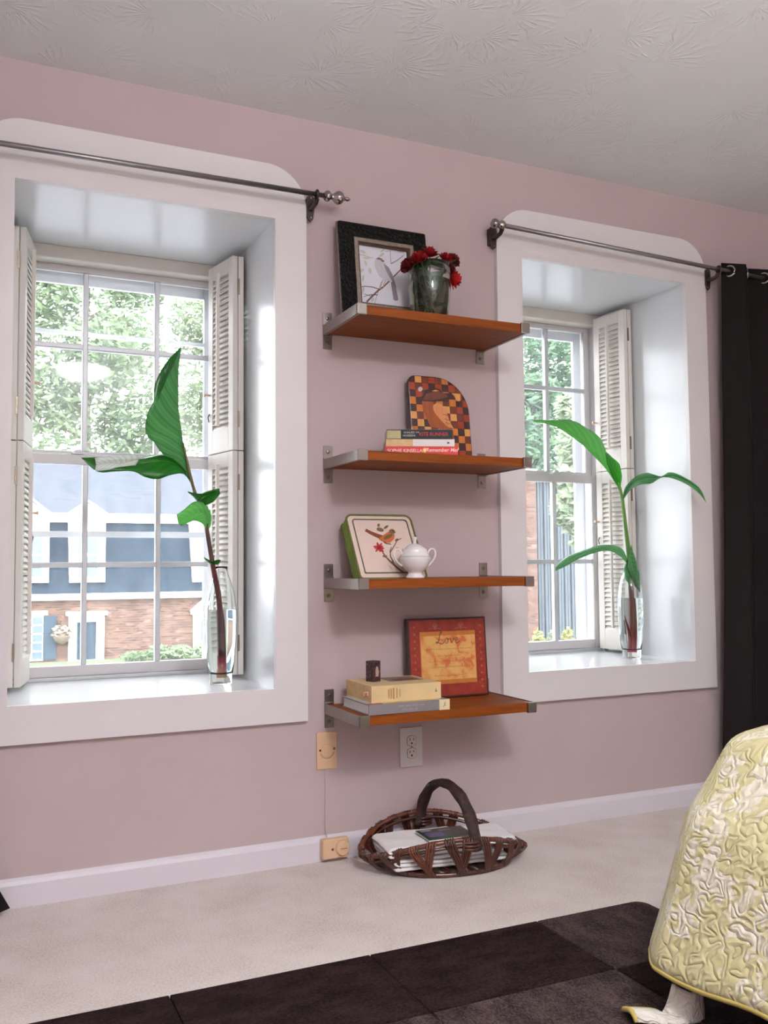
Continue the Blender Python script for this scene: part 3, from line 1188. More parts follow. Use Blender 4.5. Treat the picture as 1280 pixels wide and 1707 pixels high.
# ------------------------------------------------------------------ curtain rods and curtains
def rod(name, p0, p1, label, finial_start, finial_end, brackets):
    p0, p1 = Vector(p0), Vector(p1)
    t = thing(name, label, 'curtain rod', p0, group='curtain rods over the windows')
    d = p1 - p0
    MB().tube([(0, 0, 0), d], .0082, 14).build('rod', 'rod_metal', t, smooth=True)
    ux = d.normalized()
    ay = Vector((0, 1, 0))
    az = ux.cross(ay)

    def fin(base, dr):
        mt = Matrix((( -az.x, ay.x, dr.x, base.x), (-az.y, ay.y, dr.y, base.y), (-az.z, ay.z, dr.z, base.z), (0, 0, 0, 1)))
        pr = [(.002, -.002), (.0105, -.002), (.0165, .004), (.0185, .010), (.0165, .016), (.011, .020), (.009, .026), (.0125, .031), (.0195, .040), (.0225, .049), (.0195, .058), (.012, .065), (.0065, .070), (.0055, .076), (.0075, .079), (.005, .086), (.001, .091)]
        MB().lathe(pr, 24, mt).build('finial', 'nickel', t, smooth=True)

    def endcap(base, dr):
        mt = Matrix((( -az.x, ay.x, dr.x, base.x), (-az.y, ay.y, dr.y, base.y), (-az.z, ay.z, dr.z, base.z), (0, 0, 0, 1)))
        pr = [(.002, -.03), (.0105, -.03), (.016, -.022), (.0165, -.014), (.012, -.008), (.010, -.002), (.015, .003), (.0185, .012), (.016, .021), (.008, .026), (.001, .027)]
        MB().lathe(pr, 24, mt).build('end_cap', 'nickel', t, smooth=True)
    (fin if finial_start == 'finial' else endcap)(Vector((0, 0, 0)), -ux)
    (fin if finial_end == 'finial' else endcap)(d, ux)
    for bx in brackets:
        c = d * ((bx - p0.x) / d.x)
        bm_ = MB()
        yb = -p0.y
        bm_.prism([(c.x - .013, c.z - .03), (c.x - .009, c.z - .062), (c.x, c.z - .07), (c.x + .009, c.z - .062), (c.x + .013, c.z - .03), (c.x + .013, c.z + .012), (c.x, c.z + .022), (c.x - .013, c.z + .012)], yb - .028, yb - .021)
        bm_.tube([(c.x, yb - .025, c.z - .026), (c.x, yb - .05, c.z - .03), (c.x, .012, c.z - .026), (c.x, 0, c.z - .013)], [.010, .008, .008, .009], 10)
        bk = bm_.build('bracket', 'dark_metal', t, bevel=.001)
        MB().box(c.x - .012, c.x + .012, yb - .021, yb - .0005, c.z - .05, c.z + .01).build('spacer', 'dark_metal', bk)
        for dz in (.008, -.058):
            MB().tube([(c.x, yb - .026, c.z + dz), (c.x, yb - .031, c.z + dz)], [.0045, .003], 10).build('screw', 'nickel', bk)
        MB().ring([(c.x, .0125 * math.cos(q), .0125 * math.sin(q) + c.z) for q in [2 * PI * i / 20 for i in range(20)]], .004, 8).build('collar', 'dark_metal', bk, smooth=True)
    return t


RY = -.085
rod('curtain_rod', (-.52, RY, 2.137), (1.012, RY, 2.152), 'metal curtain rod with bulb finials over the window facing the brick house', 'finial', 'finial', (-.12, .985))
rod('curtain_rod', (1.672, RY, 2.156), (3.36, RY, 2.110), 'metal curtain rod passing through the grommets of a dark curtain beside shelves', 'cap', 'finial', (1.69, 2.712))


def curtain(name, x0, x1, zt, zb, rod_z, per, label, ph, flare_l, flare_r, grom, fp=1.6):
    t = thing(name, label, 'curtain', ((x0 + x1) / 2, RY, 0), group='dark grommet curtains')
    cx = (x0 + x1) / 2
    nx, nz = 150, 26
    rows, uv = [], []
    for k in range(nz):
        v = k / (nz - 1)
        z = zt + (zb - zt) * v
        row, ur = [], []
        for i in range(nx):
            u = i / (nx - 1)
            x = x0 + (x1 - x0) * u
            fl = v ** fp * (flare_l * (1 - u) ** 2 - flare_r * u ** 2)
            a = .038 * (1 + .25 * v)
            q = 2 * PI * (x - x0) / per + ph
            y = a * math.sin(q) + .006 * v * math.sin(q * .5 + 1) + .004 * math.sin(3.1 * z + q)
            xx = x + fl + .010 * math.sin(2 * q) * (1 - .3 * v)
            dz = .010 * math.sin(q) if k == 0 else 0
            row.append((xx - cx, y - .002, z + dz))
            ur.append((u, v))
        rows.append(row)
        uv.append(ur)
    MB().grid(rows, uv).build('cloth', 'curtain', t, smooth=True, solid=.003)
    for gx, side in grom:
        zz = rod_z(gx)
        q = 2 * PI * (gx - x0) / per + ph
        sl = .038 * 2 * PI / per * math.cos(q)
        dx = Vector((1, sl, 0)).normalized()
        y = .038 * math.sin(q)
        pts = [Vector((gx - cx, y - .002, zz)) + (dx * math.cos(w_) + Vector((0, 0, 1)) * math.sin(w_)) * .021 for w_ in [2 * PI * i / 24 for i in range(24)]]
        MB().ring(pts, .0045, 8).build('grommet', 'nickel', t, smooth=True)
    return t


rz2 = lambda x: 2.156 + (x - 1.672) * (2.110 - 2.156) / (3.36 - 1.672)
rz1 = lambda x: 2.137 + (x + .52) * (2.152 - 2.137) / (1.012 + .52)
per_ = .19
gr2 = [(2.7675 + per_ * .5 * i, 1) for i in range(6)]
curtain('grommet_curtain', 2.752, 3.33, 2.158, .02, rz2, per_, 'dark brown grommet curtain hanging at the wall behind the bed', PI / 2 + 2 * PI * .032 / .19, -.075, 0, gr2)
gr1 = [(-.46 + per_ * (.25 + .5 * i), 1) for i in range(4)]
curtain('grommet_curtain', -.46, -.02, 2.185, .018, rz1, per_, 'dark grommet curtain whose hem corner rests by the baseboard', -PI / 2, 0, -.105, gr1, 14)


# ------------------------------------------------------------------ shelves
SL, SR, DEP = 1.0507, 1.6411, .295
SZ = [1.7278, 1.2799, .8898, .4821]


def build_shelf(z, label):
    t = thing('wall_shelf', label, 'shelf', ((SL + SR) / 2, 0, z), group='wooden wall shelves between the windows')
    hw = (SR - SL) / 2
    bw = .016
    bd = MB().box(-hw - bw + .006, hw + bw - .006, -DEP + .006, -.012, -.0145, .0145).build('board', 'shelf_wood', t, bevel=.0012)
    for s in (-1, 1):
        a = MB()
        xo = s * (hw + bw)
        xa, xb = sorted((xo, xo - s * .005))
        a.box(xa, xb, -DEP, -.004, -.0165, .0165)
        xa, xb = sorted((xo - s * .005, xo - s * .012))
        a.box(xa, xb, -DEP, -.004, -.0165, -.0145)
        xa, xb = sorted((xo, xo - s * .032))
        a.box(xa, xb, -DEP - .002, -DEP + .006, -.0165, .0165)
        arm = a.build('bracket', 'steel', t, bevel=.0008)
        p = MB()
        xa, xb = sorted((xo - s * .033, xo - s * .0005))
        p.box(xa, xb, -.004, -.0003, -.062, .062)
        p.box(xa, xb, -.010, -.004, .0165, .0195).box(xa, xb, -.010, -.004, -.0195, -.0165)
        p.build('wall_plate', 'steel', arm, bevel=.0008)
        for zz in (.042, -.042):
            MB().tube([((xa + xb) / 2, -.004, zz), ((xa + xb) / 2, -.0068, zz), ((xa + xb) / 2, -.0074, zz)], [.0062, .0055, .002], 12).build('screw', 'screw', arm, smooth=False)
    return t


for z_, lab in zip(SZ, ('brown wooden shelf with metal brackets carrying the bird print and roses', 'brown wooden shelf with metal brackets carrying the mosaic board and paperbacks',
                        'brown wooden shelf with metal brackets carrying the cushion and sugar bowl', 'brown wooden shelf with metal brackets carrying the plaque and big books')):
    build_shelf(z_, lab)
TOP = [z + .0148 for z in SZ]


def on_face(o, pts, y=0, reg=None):
    """photo pixels met with the front plane (local y) of a panel-like thing -> local (x, z)"""
    mt = Matrix.Translation(o.location) @ o.rotation_euler.to_matrix().to_4x4()
    inv = mt.inverted()
    c = inv @ CAM
    out = []
    for x, yy in pts:
        if reg:
            x, yy = reg[0] + x / reg[2], reg[1] + yy / reg[2]
        d = inv.to_3x3() @ (_f + _r2 * (x - 640) / FPX - _u2 * (yy - 853.5) / FPX)
        k = (y - c.y) / d.y
        p = c + d * k
        out.append((p.x, p.z))
    return out


# ------------------------------------------------------------------ top shelf: bird print and roses
def build_bird_print():
    z = TOP[0]
    yb, yt, L = -.076, -.032, .350
    a = math.asin((yt - yb) / L)
    t = thing('framed_bird_print', 'black ornate frame with a bird on a branch print leaning on wall', 'picture', (1.073, yb, z), (-a, 0, 0))
    W = .325
    T = .022
    lip = .058
    finish('frame', plate_hole(rect(0, W, 0, L), rect(lip, W - lip, lip, L - lip), -T, 0), 'ornate_black', t, bevel=.005, seg=3)
    e = .011
    finish('edge_molding', plate_hole(rect(-.002, W + .002, -.0005, L + .002), rect(.006, W - .006, .006, L - .006), -T * .45, 0.001), 'liner', t)
    finish('liner', plate_hole(rect(lip - .006, W - lip + .006, lip - .006, L - lip + .006), rect(lip + .008, W - lip - .008, lip + .008, L - lip - .008), -T - .002, -.004), 'liner', t, bevel=.002)
    finish('inner_liner', plate_hole(rect(lip + .008, W - lip - .008, lip + .008, L - lip - .008), rect(lip + .014, W - lip - .014, lip + .014, L - lip - .014), -T * .7, -.004), 'liner_dark', t)
    pr = MB().box(lip, W - lip, -.006, -.003, lip, L - lip).build('print', 'paper', t)
    MB().prism([(W * .3, .0), (W * .7, .0), (W * .55, L * .7), (W * .45, L * .7)], .002, .006).build('easel_back', 'black', t)
    g = (540, 360, 4.923)
    F = lambda pts: on_face(t, pts, -.006, g)

    def el(cx, cy, r1, r2, rot):
        return F(ellipse(cx, cy, r1, r2, rot, 12))

    def rb(pts, w0, w1):
        return F(ribbon(pts, w0, w1))
    sh = [
        ((196, 200, 186), [el(320, 295, 26, 11, .5), el(352, 346, 30, 9, .1), el(342, 386, 9, 24, -.3), el(302, 450, 30, 12, -.5), el(377, 450, 11, 26, -.2), el(321, 512, 9, 28, .1), el(472, 320, 26, 10, -.6), el(632, 290, 34, 12, .1), el(318, 612, 12, 34, .3), el(398, 690, 12, 18, .5), el(480, 285, 20, 7, -.8)]),
        ((170, 152, 146), [rb([(255, 310), (330, 325), (400, 345)], 5, 3), rb([(470, 545), (435, 650), (412, 728)], 6, 3), rb([(545, 250), (545, 330), (550, 395)], 4, 5), rb([(500, 290), (560, 285), (660, 305)], 4, 2)]),
        ((112, 82, 78), [rb([(350, 706), (400, 655), (440, 615), (490, 580), (540, 530), (590, 480), (635, 435)], 16, 9), rb([(550, 393), (600, 365), (655, 322)], 7, 4),
                         rb([(272, 605), (300, 583), (335, 577), (400, 584), (455, 602)], 5, 7), rb([(325, 664), (380, 645), (440, 648)], 4, 7), rb([(330, 640), (380, 658), (410, 640)], 4, 5), rb([(280, 660), (285, 620), (300, 585)], 4, 4)]),
        ((150, 140, 152), [F([(548, 545), (578, 528), (610, 690), (592, 697), (570, 688)])]),
        ((205, 204, 212), [F([(424, 350), (448, 340), (478, 352), (492, 378), (522, 415), (556, 470), (576, 522), (545, 537), (495, 528), (448, 484), (422, 430), (414, 380)])]),
        ((150, 140, 138), [F([(488, 392), (528, 420), (560, 478), (593, 588), (574, 562), (540, 505), (508, 448)])]),
        ((206, 150, 140), [rb([(482, 525), (470, 560), (462, 600)], 7, 5), rb([(505, 530), (490, 560), (488, 585)], 7, 5)]),
        ((138, 98, 82), [F([(424, 354), (446, 340), (474, 350), (484, 362), (460, 362)])]),
        ((58, 44, 44), [F([(462, 366), (480, 364), (500, 371), (482, 377)])]),
    ]
    prints(pr, 'drawing', sh, -.006, .00025)


simple('rose_red', (150, 14, 22), .6, var=.25, vscale=60)
simple('rose_bright', (186, 22, 28), .6, var=.2, vscale=60)
simple('rose_dark', (104, 8, 22), .6, var=.25, vscale=60)
simple('rose_leaf', (58, 98, 44), .5, var=.25, vscale=40)
simple('rose_leaf_dark', (40, 66, 30), .5, var=.25, vscale=40)
make_clear('shaded_glass', 1.42, (.95, .97, .95, 1))  # faint darkening tint, clear glass otherwise
make_clear('shaded_water', 1.33, (.74, .76, .64, 1))  # dark tint stands in for reflections and refraction inside the clear vase


def bloom(mb, c, r_, up, seed):
    rnd = random.Random(seed)
    up = Vector(up).normalized()
    e1 = up.orthogonal().normalized()
    e2 = up.cross(e1)
    layers = [(5, .35, .95, .55), (6, .62, .78, .62), (7, .85, .52, .62), (8, 1.0, .25, .58)]
    for (n, rad, hh, wd) in layers:
        off = rnd.random() * 6
        for k in range(n):
            q = off + 2 * PI * k / n + rnd.uniform(-.15, .15)
            rows = []
            for i in range(5):
                v = i / 4
                row = []
                for j in range(5):
                    u = (j / 4 - .5) * 2
                    an = q + u * wd * (1.15 - .3 * v)
                    rr = r_ * (rad * (.25 + .75 * v ** .7)) * (1 - .08 * u * u) + r_ * .05 * math.sin(5 * u + k) * v
                    zz = r_ * (hh * v ** .8 - .5 + (.10 * (1 - u * u)) * v + .06 * math.sin(7 * u + k * 2) * v)
                    row.append(Vector(c) + (e1 * math.cos(an) + e2 * math.sin(an)) * rr + up * zz)
                rows.append(row)
            mb.grid(rows)


def build_roses():
    z = TOP[0]
    cy = -.170
    c = at(716, 480, Y=cy)
    cx = c.x
    t = thing('rose_vase', 'clear glass vase of shade-tinted water holding red roses on the top shelf', 'vase', (cx, cy, z))
    Hh = .196
    out = [(.052, .0), (.057, .004), (.060, .02), (.066, .06), (.070, .11), (.0715, .16), (.0725, Hh)]
    inn = [(.0705, Hh + .0005), (.0690, .16), (.0675, .11), (.0635, .06), (.0575, .022), (.050, .012), (.001, .012)]
    MB().lathe([(.001, 0)] + out + inn, 48).build('glass', 'shaded_glass', t, smooth=True)
    MB().lathe([(.001, .0125), (.049, .0125), (.0565, .0225), (.0625, .06), (.0662, .11), (.0680, .140), (.001, .140)], 40).build('water', 'shaded_water', t, smooth=True)
    spots = [(678, 441, -.02, .030, 'rose_dark', (-.8, -.3, .35), 'darkest red rose drooping over the vase rim against the bird print'),
             (697, 428, -.04, .032, 'rose_red', (-.45, -.5, .7), 'red rose resting on the rim between the dark rose and the top bloom'),
             (716, 420, .0, .033, 'rose_red', (-.1, -.3, 1), 'fullest red rose standing highest in the vase'),
             (744, 429, -.03, .027, 'rose_red', (.3, -.6, .7), 'small red rose tucked behind the rim next to the leaves'),
             (756, 432, .02, .030, 'rose_dark', (.6, -.2, .8), 'deep red rose leaning out beside the mauve wall'),
             (753, 449, -.02, .025, 'rose_dark', (.7, -.5, .3), 'small dark rose squeezed between the two outer roses'),
             (760, 466, -.03, .034, 'rose_bright', (.9, -.5, -.1), 'bright red rose hanging lowest outside the glass')]
    for i, (px, py, dy, r_, mt, up, lab) in enumerate(spots):
        p = at(px, py, Y=cy + dy)
        f = thing('red_rose', lab, 'rose', p, group='roses in the shelf vase')
        mb = MB()
        bloom(mb, (0, 0, 0), r_, up, i)
        mb.build('bloom', mt, f, smooth=True)
        base = Vector((cx + random.uniform(-.025, .025), cy + random.uniform(-.025, .025), z + .022)) - p
        d = Vector((cx, cy, z + Hh - .015)) - p
        d2 = Vector((d.x * .55 if d.length > .05 else d.x, d.y, d.z + .0))
        rim = Vector((cx, cy, z + Hh + .006)) - p
        dirv = Vector((-rim.x, -rim.y, 0))
        k = dirv.normalized() * min(dirv.length, .058) if dirv.length > 1e-4 else Vector((0, 0, 0))
        top = Vector((rim.x + k.x, rim.y + k.y, rim.z))
        path = resample([Vector(up).normalized() * -r_ * .4, top, (top + base) / 2 + Vector((0, 0, -.01)), base], 12)
        MB().tube(path, .0024, 7).build('stem', 'stem_green', f, smooth=True)
        lm = MB()
        rnd = random.Random(i + 50)
        for k in range(9):
            q = path[1 + k % 9]
            if k > 6 and False:
                break
            ins = Vector((cx, cy, 0)) - (q + p)
            ins.z = 0
            a = (Vector((rnd.uniform(-1, 1), rnd.uniform(-1, 1), rnd.uniform(-.4, .6))).normalized() * .6 + ins.normalized() * (.8 if k > 1 else 0.2)).normalized()
            b = a.orthogonal().normalized()
            nn = a.cross(b)
            Ln = rnd.uniform(.030, .045)
            rows = []
            for w in range(6):
                v = w / 5
                wd = .015 * math.sin(PI * (v * .92 + .04)) ** .8
                rows.append([q + a * Ln * v + b * wd * s_ + nn * .003 * (s_ * s_) for s_ in (-1, 0, 1)])
            lm.grid(rows)
        lm.build('leaves', 'rose_leaf' if i % 2 else 'rose_leaf_dark', f, smooth=True)


build_bird_print()
build_roses()


# ------------------------------------------------------------------ second shelf: mosaic board and paperbacks
def clip(poly, conv):
    out = poly
    n = len(conv)
    for i in range(n):
        a, b = Vector(conv[i]), Vector(conv[(i + 1) % n])
        e = b - a
        if e.length < 1e-6:
            continue
        inside = lambda p: e.x * (p[1] - a.y) - e.y * (p[0] - a.x) >= -1e-9
        res = []
        for k in range(len(out)):
            p, q = out[k - 1], out[k]
            ip, iq = inside(p), inside(q)
            if ip != iq:
                d = Vector(q) - Vector(p)
                den = e.x * d.y - e.y * d.x
                s_ = -(e.x * (p[1] - a.y) - e.y * (p[0] - a.x)) / den
                res.append((p[0] + d.x * s_, p[1] + d.y * s_))
            if iq:
                res.append(q)
        out = res
        if len(out) < 3:
            return None
    return out


def build_mosaic_board():
    z = TOP[1]
    yb, yt, L = -.060, -.0235, .302
    a = math.asin((yt - yb) / L)
    x0 = at(681, 700, Y=-.045).x
    x1 = at(784, 756, Y=-.058).x
    W = x1 - x0
    t = thing('mosaic_cutting_board', 'mosaic wood cutting board with an inlaid bird leaning behind the books', 'cutting board', (x0, yb, z), (-a, 0, 0))
    ol = rrect(0, W, 0, L, .008, .008, .125, .030, 12)
    MB().prism(ol, -.017, 0).build('board', 'mosaic_dark', t, bevel=.004, seg=3)
    inner = rrect(.0035, W - .0035, .0035, L - .0035, .006, .006, .122, .027, 12)
    rnd = random.Random(4)
    mats = ['mosaic_dark', 'mosaic_orange', 'mosaic_dark', 'mosaic_tan', 'mosaic_red', 'mosaic_brown', 'mosaic_dark', 'mosaic_orange']
    nx = 9
    s_ = W / nx
    nzr = int(L / s_) + 1
    for i in range(nx):
        for k in range(nzr):
            za = L - s_ * (k + 1) - (i % 2) * 0.0
            q = rect(i * s_ + .0004, (i + 1) * s_ - .0004, za + .0004, za + s_ - .0004)
            q = clip(q, inner)
            if not q:
                continue
            light = (i + k) % 2 == 1
            mt = rnd.choice(['mosaic_orange', 'mosaic_tan', 'mosaic_red', 'mosaic_orange'] if light else ['mosaic_dark', 'mosaic_dark', 'mosaic_brown', 'mosaic_dark'])
            MB().prism(q, -.0176, -.0165).build('mosaic_block', mt, t)
    g = (620, 610, 7.111)
    F = lambda pts: on_face(t, pts, -.0176, g)
    for nm, mt, dy, pts in (('inlay_head', 'mosaic_dark', .0002, [(625, 290), (700, 262), (790, 270), (850, 320), (950, 325), (905, 410), (890, 430), (830, 420), (720, 425), (600, 420), (560, 400), (570, 370), (610, 350)]),
                            ('inlay_body', 'mosaic_body', .0003, [(590, 418), (720, 425), (740, 470), (800, 600), (880, 720), (960, 765), (985, 960), (940, 950), (900, 800), (780, 735), (690, 720), (640, 600), (600, 500)]),
                            ('inlay_wing', 'mosaic_wing', .0006, [(722, 470), (760, 440), (815, 452), (860, 500), (890, 570), (920, 660), (968, 745), (900, 720), (830, 660), (760, 580), (725, 520)]),
                            ('inlay_crown', 'mosaic_brown', .0005, [(600, 400), (640, 330), (780, 300), (880, 330), (900, 370), (800, 395), (700, 410)]),
                            ('inlay_brow', 'mosaic_tan', .0007, [(705, 298), (750, 283), (798, 296), (750, 304)]),
                            ('inlay_beak', 'mosaic_tan', .0006, [(940, 322), (1045, 335), (1045, 418), (1000, 415), (975, 360)])):
        MB().prism(F(pts), -.0178 - dy, -.0165).build(nm, mt, t)
    for pts in ([(838, 575), (870, 580), (900, 590)], [(860, 625), (890, 640), (915, 645)], [(870, 670), (900, 685), (925, 690)]):
        MB().prism(F(ribbon(pts, 7, 4)), -.0186, -.017).build('wing_line', 'mosaic_dark', t)
    h = F(ellipse(572, 275, 26, 30, .4, 16))
    MB().prism(h, -.0182, -.0165).build('hanging_hole', 'wall', t)


def book(name, label, x0, x1, yf, yb, z0, z1, cover, pages, group, spine_parts=None, hard=.0025, over=.003, rot=0, group_cat='book'):
    cx = (x0 + x1) / 2
    cyy = (yf + yb) / 2
    t = thing(name, label, group_cat, (cx, cyy, z0), (0, 0, rot), group=group)
    hx, hy, h = (x1 - x0) / 2, (yb - yf) / 2, z1 - z0
    c = MB()
    c.box(-hx, hx, -hy, hy, 0, hard).box(-hx, hx, -hy, hy, h - hard, h).box(-hx, hx, -hy - .0005, -hy + hard, 0, h)
    c.build('cover', cover, t, bevel=min(.0012, hard * .4))
    MB().box(-hx + over, hx - over, -hy + hard, hy - over, hard, h - hard).build('pages', pages, t)
    return t, hx, hy, h


simple('book_red', (206, 34, 26), .5, var=.03)
simple('book_black', (26, 26, 30), .55, var=.06, spec=.3)
simple('book_white', (224, 218, 216), .4, var=.03)
simple('book_tan', (206, 172, 122), .5, var=.12, vscale=60)
simple('book_grey', (132, 126, 130), .45, var=.04)
simple('book_beige', (222, 196, 148), .55, var=.06, vscale=12)
simple('book_label', (232, 220, 180), .5, var=.03)


def build_paperbacks():
    z = TOP[1]
    yl, yr = -.208, -.284
    grp = 'paperbacks stacked on the second shelf'
    zr = at(643, 744, Y=yl).z
    zw = at(644, 732, Y=yl).z
    zk = at(645, 716, Y=yl).z

    def spot(pl, pr, depth):
        a, b = at(*pl, Y=yl), at(*pr, Y=yr)
        d = b - a
        d.z = 0
        ang = math.atan2(d.y, d.x)
        n = Vector((-math.sin(ang), math.cos(ang), 0))
        c = (a + b) / 2 + n * depth / 2
        return (c.x - d.length / 2, c.x + d.length / 2, c.y - depth / 2, c.y + depth / 2), ang
    q, an = spot((642, 750), (763, 752), .128)
    t, hx, hy, h = book('paperback_book', 'red paperback with white lettering, lowest in the stack by the mosaic board', *q, z, zr, 'book_red', 'pages', grp, hard=.0008, over=.001, rot=an)
    text(t, 'SOPHIE KINSELLA', .0150, -hx * .46, h * .48, -hy - .0008, (244, 206, 196), sx=.95, bold=.0003)
    text(t, 'Remember Me?', .0165, hx * .56, h * .56, -hy - .0008, (250, 226, 220), shear=.25, bold=.0002)
    MB().prism(ellipse(.010, h * .55, .0075, .0078), -hy - .0009, -hy - .0004).build('emblem', flat_mat((244, 182, 90)), t)
    MB().prism(ellipse(.010, h * .55, .004, .0042), -hy - .0012, -hy - .0006).build('emblem_center', flat_mat((250, 230, 190)), t)
    q, an = spot((643.5, 737), (757.5, 737), .126)
    t, hx, hy, h = book('paperback_book', 'white paperback with a tan spine end, middle of the stack by the mosaic board', *q, zr, zw, 'book_white', 'pages', grp, hard=.0008, over=.001, rot=an)
    MB().box(-hx - .0002, -hx * .22, -hy - .001, -hy - .0004, .0002, h - .0002).build('spine_band', 'book_tan', t)
    MB().prism([(hx * .78, h * .35), (hx * .86, h * .4), (hx * .84, h * .62), (hx * .79, h * .66)], -hy - .001, -hy - .0004).build('publisher_mark', flat_mat((62, 70, 96)), t)
    q, an = spot((645, 724), (754.5, 724), .126)
    t, hx, hy, h = book('paperback_book', 'black paperback with red title lettering, topmost in the stack by the mosaic board', *q, zw, zk, 'book_black', 'pages', grp, hard=.0008, over=.001, rot=an)
    MB().box(-hx - .0002, -hx * .58, -hy - .001, -hy - .0004, .002, h - .003).build('spine_photo', flat_mat((176, 168, 122)), t)
    text(t, 'KHALED', .0085, -hx * .33, h * .68, -hy - .0009, (206, 200, 190), sx=1.1)
    text(t, 'HOSSEINI', .0085, -hx * .33, h * .36, -hy - .0009, (206, 200, 190), sx=1.1)
    text(t, 'THE', .0065, -hx * .08, h * .7, -hy - .0009, (200, 190, 186))
    text(t, 'KITE RUNNER', .0165, hx * .42, h * .5, -hy - .0009, (178, 52, 56), sx=.9, bold=.0003)
    MB().box(-hx * .9, hx * .98, -hy + .002, hy, h - .0002, h + .0006).build('front_cover', flat_mat((206, 210, 220)), t)


build_mosaic_board()
build_paperbacks()


# ------------------------------------------------------------------ third shelf: needlepoint cushion and sugar bowl
def build_cushion():
    z = TOP[2]
    L = .240
    th = .046
    yb, yt = -.186, -.062
    a = math.asin((yt - yb) / L)
    W = .232
    x0 = 1.088
    t = thing('needlepoint_cushion', 'green edged needlepoint cushion with a bird and red flower leaning on wall', 'cushion', (x0, yb, z + .0), (-a, 0, R(0)))
    n = 12
    ol = rrect(0, W, 0, L, .012, .012, .022, .022, n)
    cx, cz = W / 2, L / 2

    def ring(s_, y):
        return [(cx + (x - cx) * s_, y, cz + (zz - cz) * s_) for x, zz in ol]

    def pad(rows, nm, mt):
        MB().grid(rows, closed=True).build(nm, mt, t, smooth=True)
    simple('cushion_cream', (228, 208, 196), .85, var=.03, vscale=60, bump=.5, bscale=500, bdist=.001)
    simple('cushion_green', (122, 150, 62), .8, var=.12, vscale=25, bump=.3, bscale=120, bdist=.002)
    simple('cushion_piping', (98, 100, 50), .8, var=.1, vscale=60)
    puff = lambda s_: -.004 * (1 - s_ ** 3)
    pad([ring(s_, puff(s_)) for s_ in (.002, .2, .4, .6, .8, .9, .97, 1.0)], 'face', 'cushion_cream')
    pad([ring(1.0, 0), ring(1.012, .004), ring(1.018, th * .5), ring(1.012, th - .004), ring(1.0, th)], 'boxing', 'cushion_green')
    pad([ring(1.0, th), ring(.9, th + .002), ring(.5, th + .004), ring(.002, th + .004)], 'back', 'cushion_green')
    for y in (0, th):
        MB().ring([Vector(p) for p in ring(1.006, y)], .0038, 8).build('piping', 'cushion_piping', t, smooth=True)
    g = (550, 840, 6.4)
    fy = -.0045
    F = lambda pts: on_face(t, pts, fy, g)
    rb = lambda pts, w0, w1: F(ribbon(pts, w0, w1))
    el = lambda cx_, cy_, r1, r2, rot: F(ellipse(cx_, cy_, r1, r2, rot, 12))
    border = []
    bi = .017
    bl = rrect(bi, W - bi, bi, L - bi, .004, .004, .010, .010, 4)
    finish('border_line', plate_hole(bl, [(cx + (x - cx) * .972, cz + (q - cz) * .972) for x, q in bl], fy - .0008, fy + .004), flat_mat((92, 92, 66)), t)
    prints(t, 'embroidery', [
        ((112, 74, 54), [rb([(560, 515), (600, 570), (660, 630), (740, 700), (790, 735)], 10, 16), rb([(690, 650), (645, 560), (640, 500), (655, 460)], 12, 8), rb([(640, 520), (690, 440), (715, 390), (760, 368)], 12, 8), rb([(600, 565), (560, 555)], 10, 6)]),
        ((112, 92, 52), [el(535, 275, 40, 20, .3), el(598, 248, 30, 12, -.6), el(518, 228, 14, 18, .2), el(586, 558, 26, 14, .2), el(665, 628, 20, 12, .6), el(712, 385, 20, 14, -.5), el(712, 475, 20, 9, -.2)]),
        ((190, 44, 52), [el(520, 465, 60, 15, 0.2), el(520, 462, 56, 14, 1.2), el(520, 465, 58, 14, 2.2), el(520, 462, 48, 13, 2.9), el(545, 490, 38, 12, .7)]),
        ((128, 22, 34), [el(522, 468, 20, 16, 0)]),
        ((126, 64, 36), [rb([(378, 278), (440, 312), (500, 338), (560, 362)], 26, 44)]),
        ((190, 104, 56), [F([(520, 375), (560, 340), (620, 300), (665, 300), (690, 335), (680, 380), (640, 415), (590, 415), (545, 395)])]),
        ((112, 90, 44), [el(618, 352, 52, 22, -.45)]),
        ((122, 92, 62), [el(660, 297, 32, 26, .2), F([(685, 290), (700, 308), (678, 316)])]),
        ((60, 40, 34), [rb([(575, 410), (600, 425), (650, 432)], 7, 5)]),
        ((58, 40, 34), [el(668, 292, 6, 6, 0)]),
    ], fy, .0006)


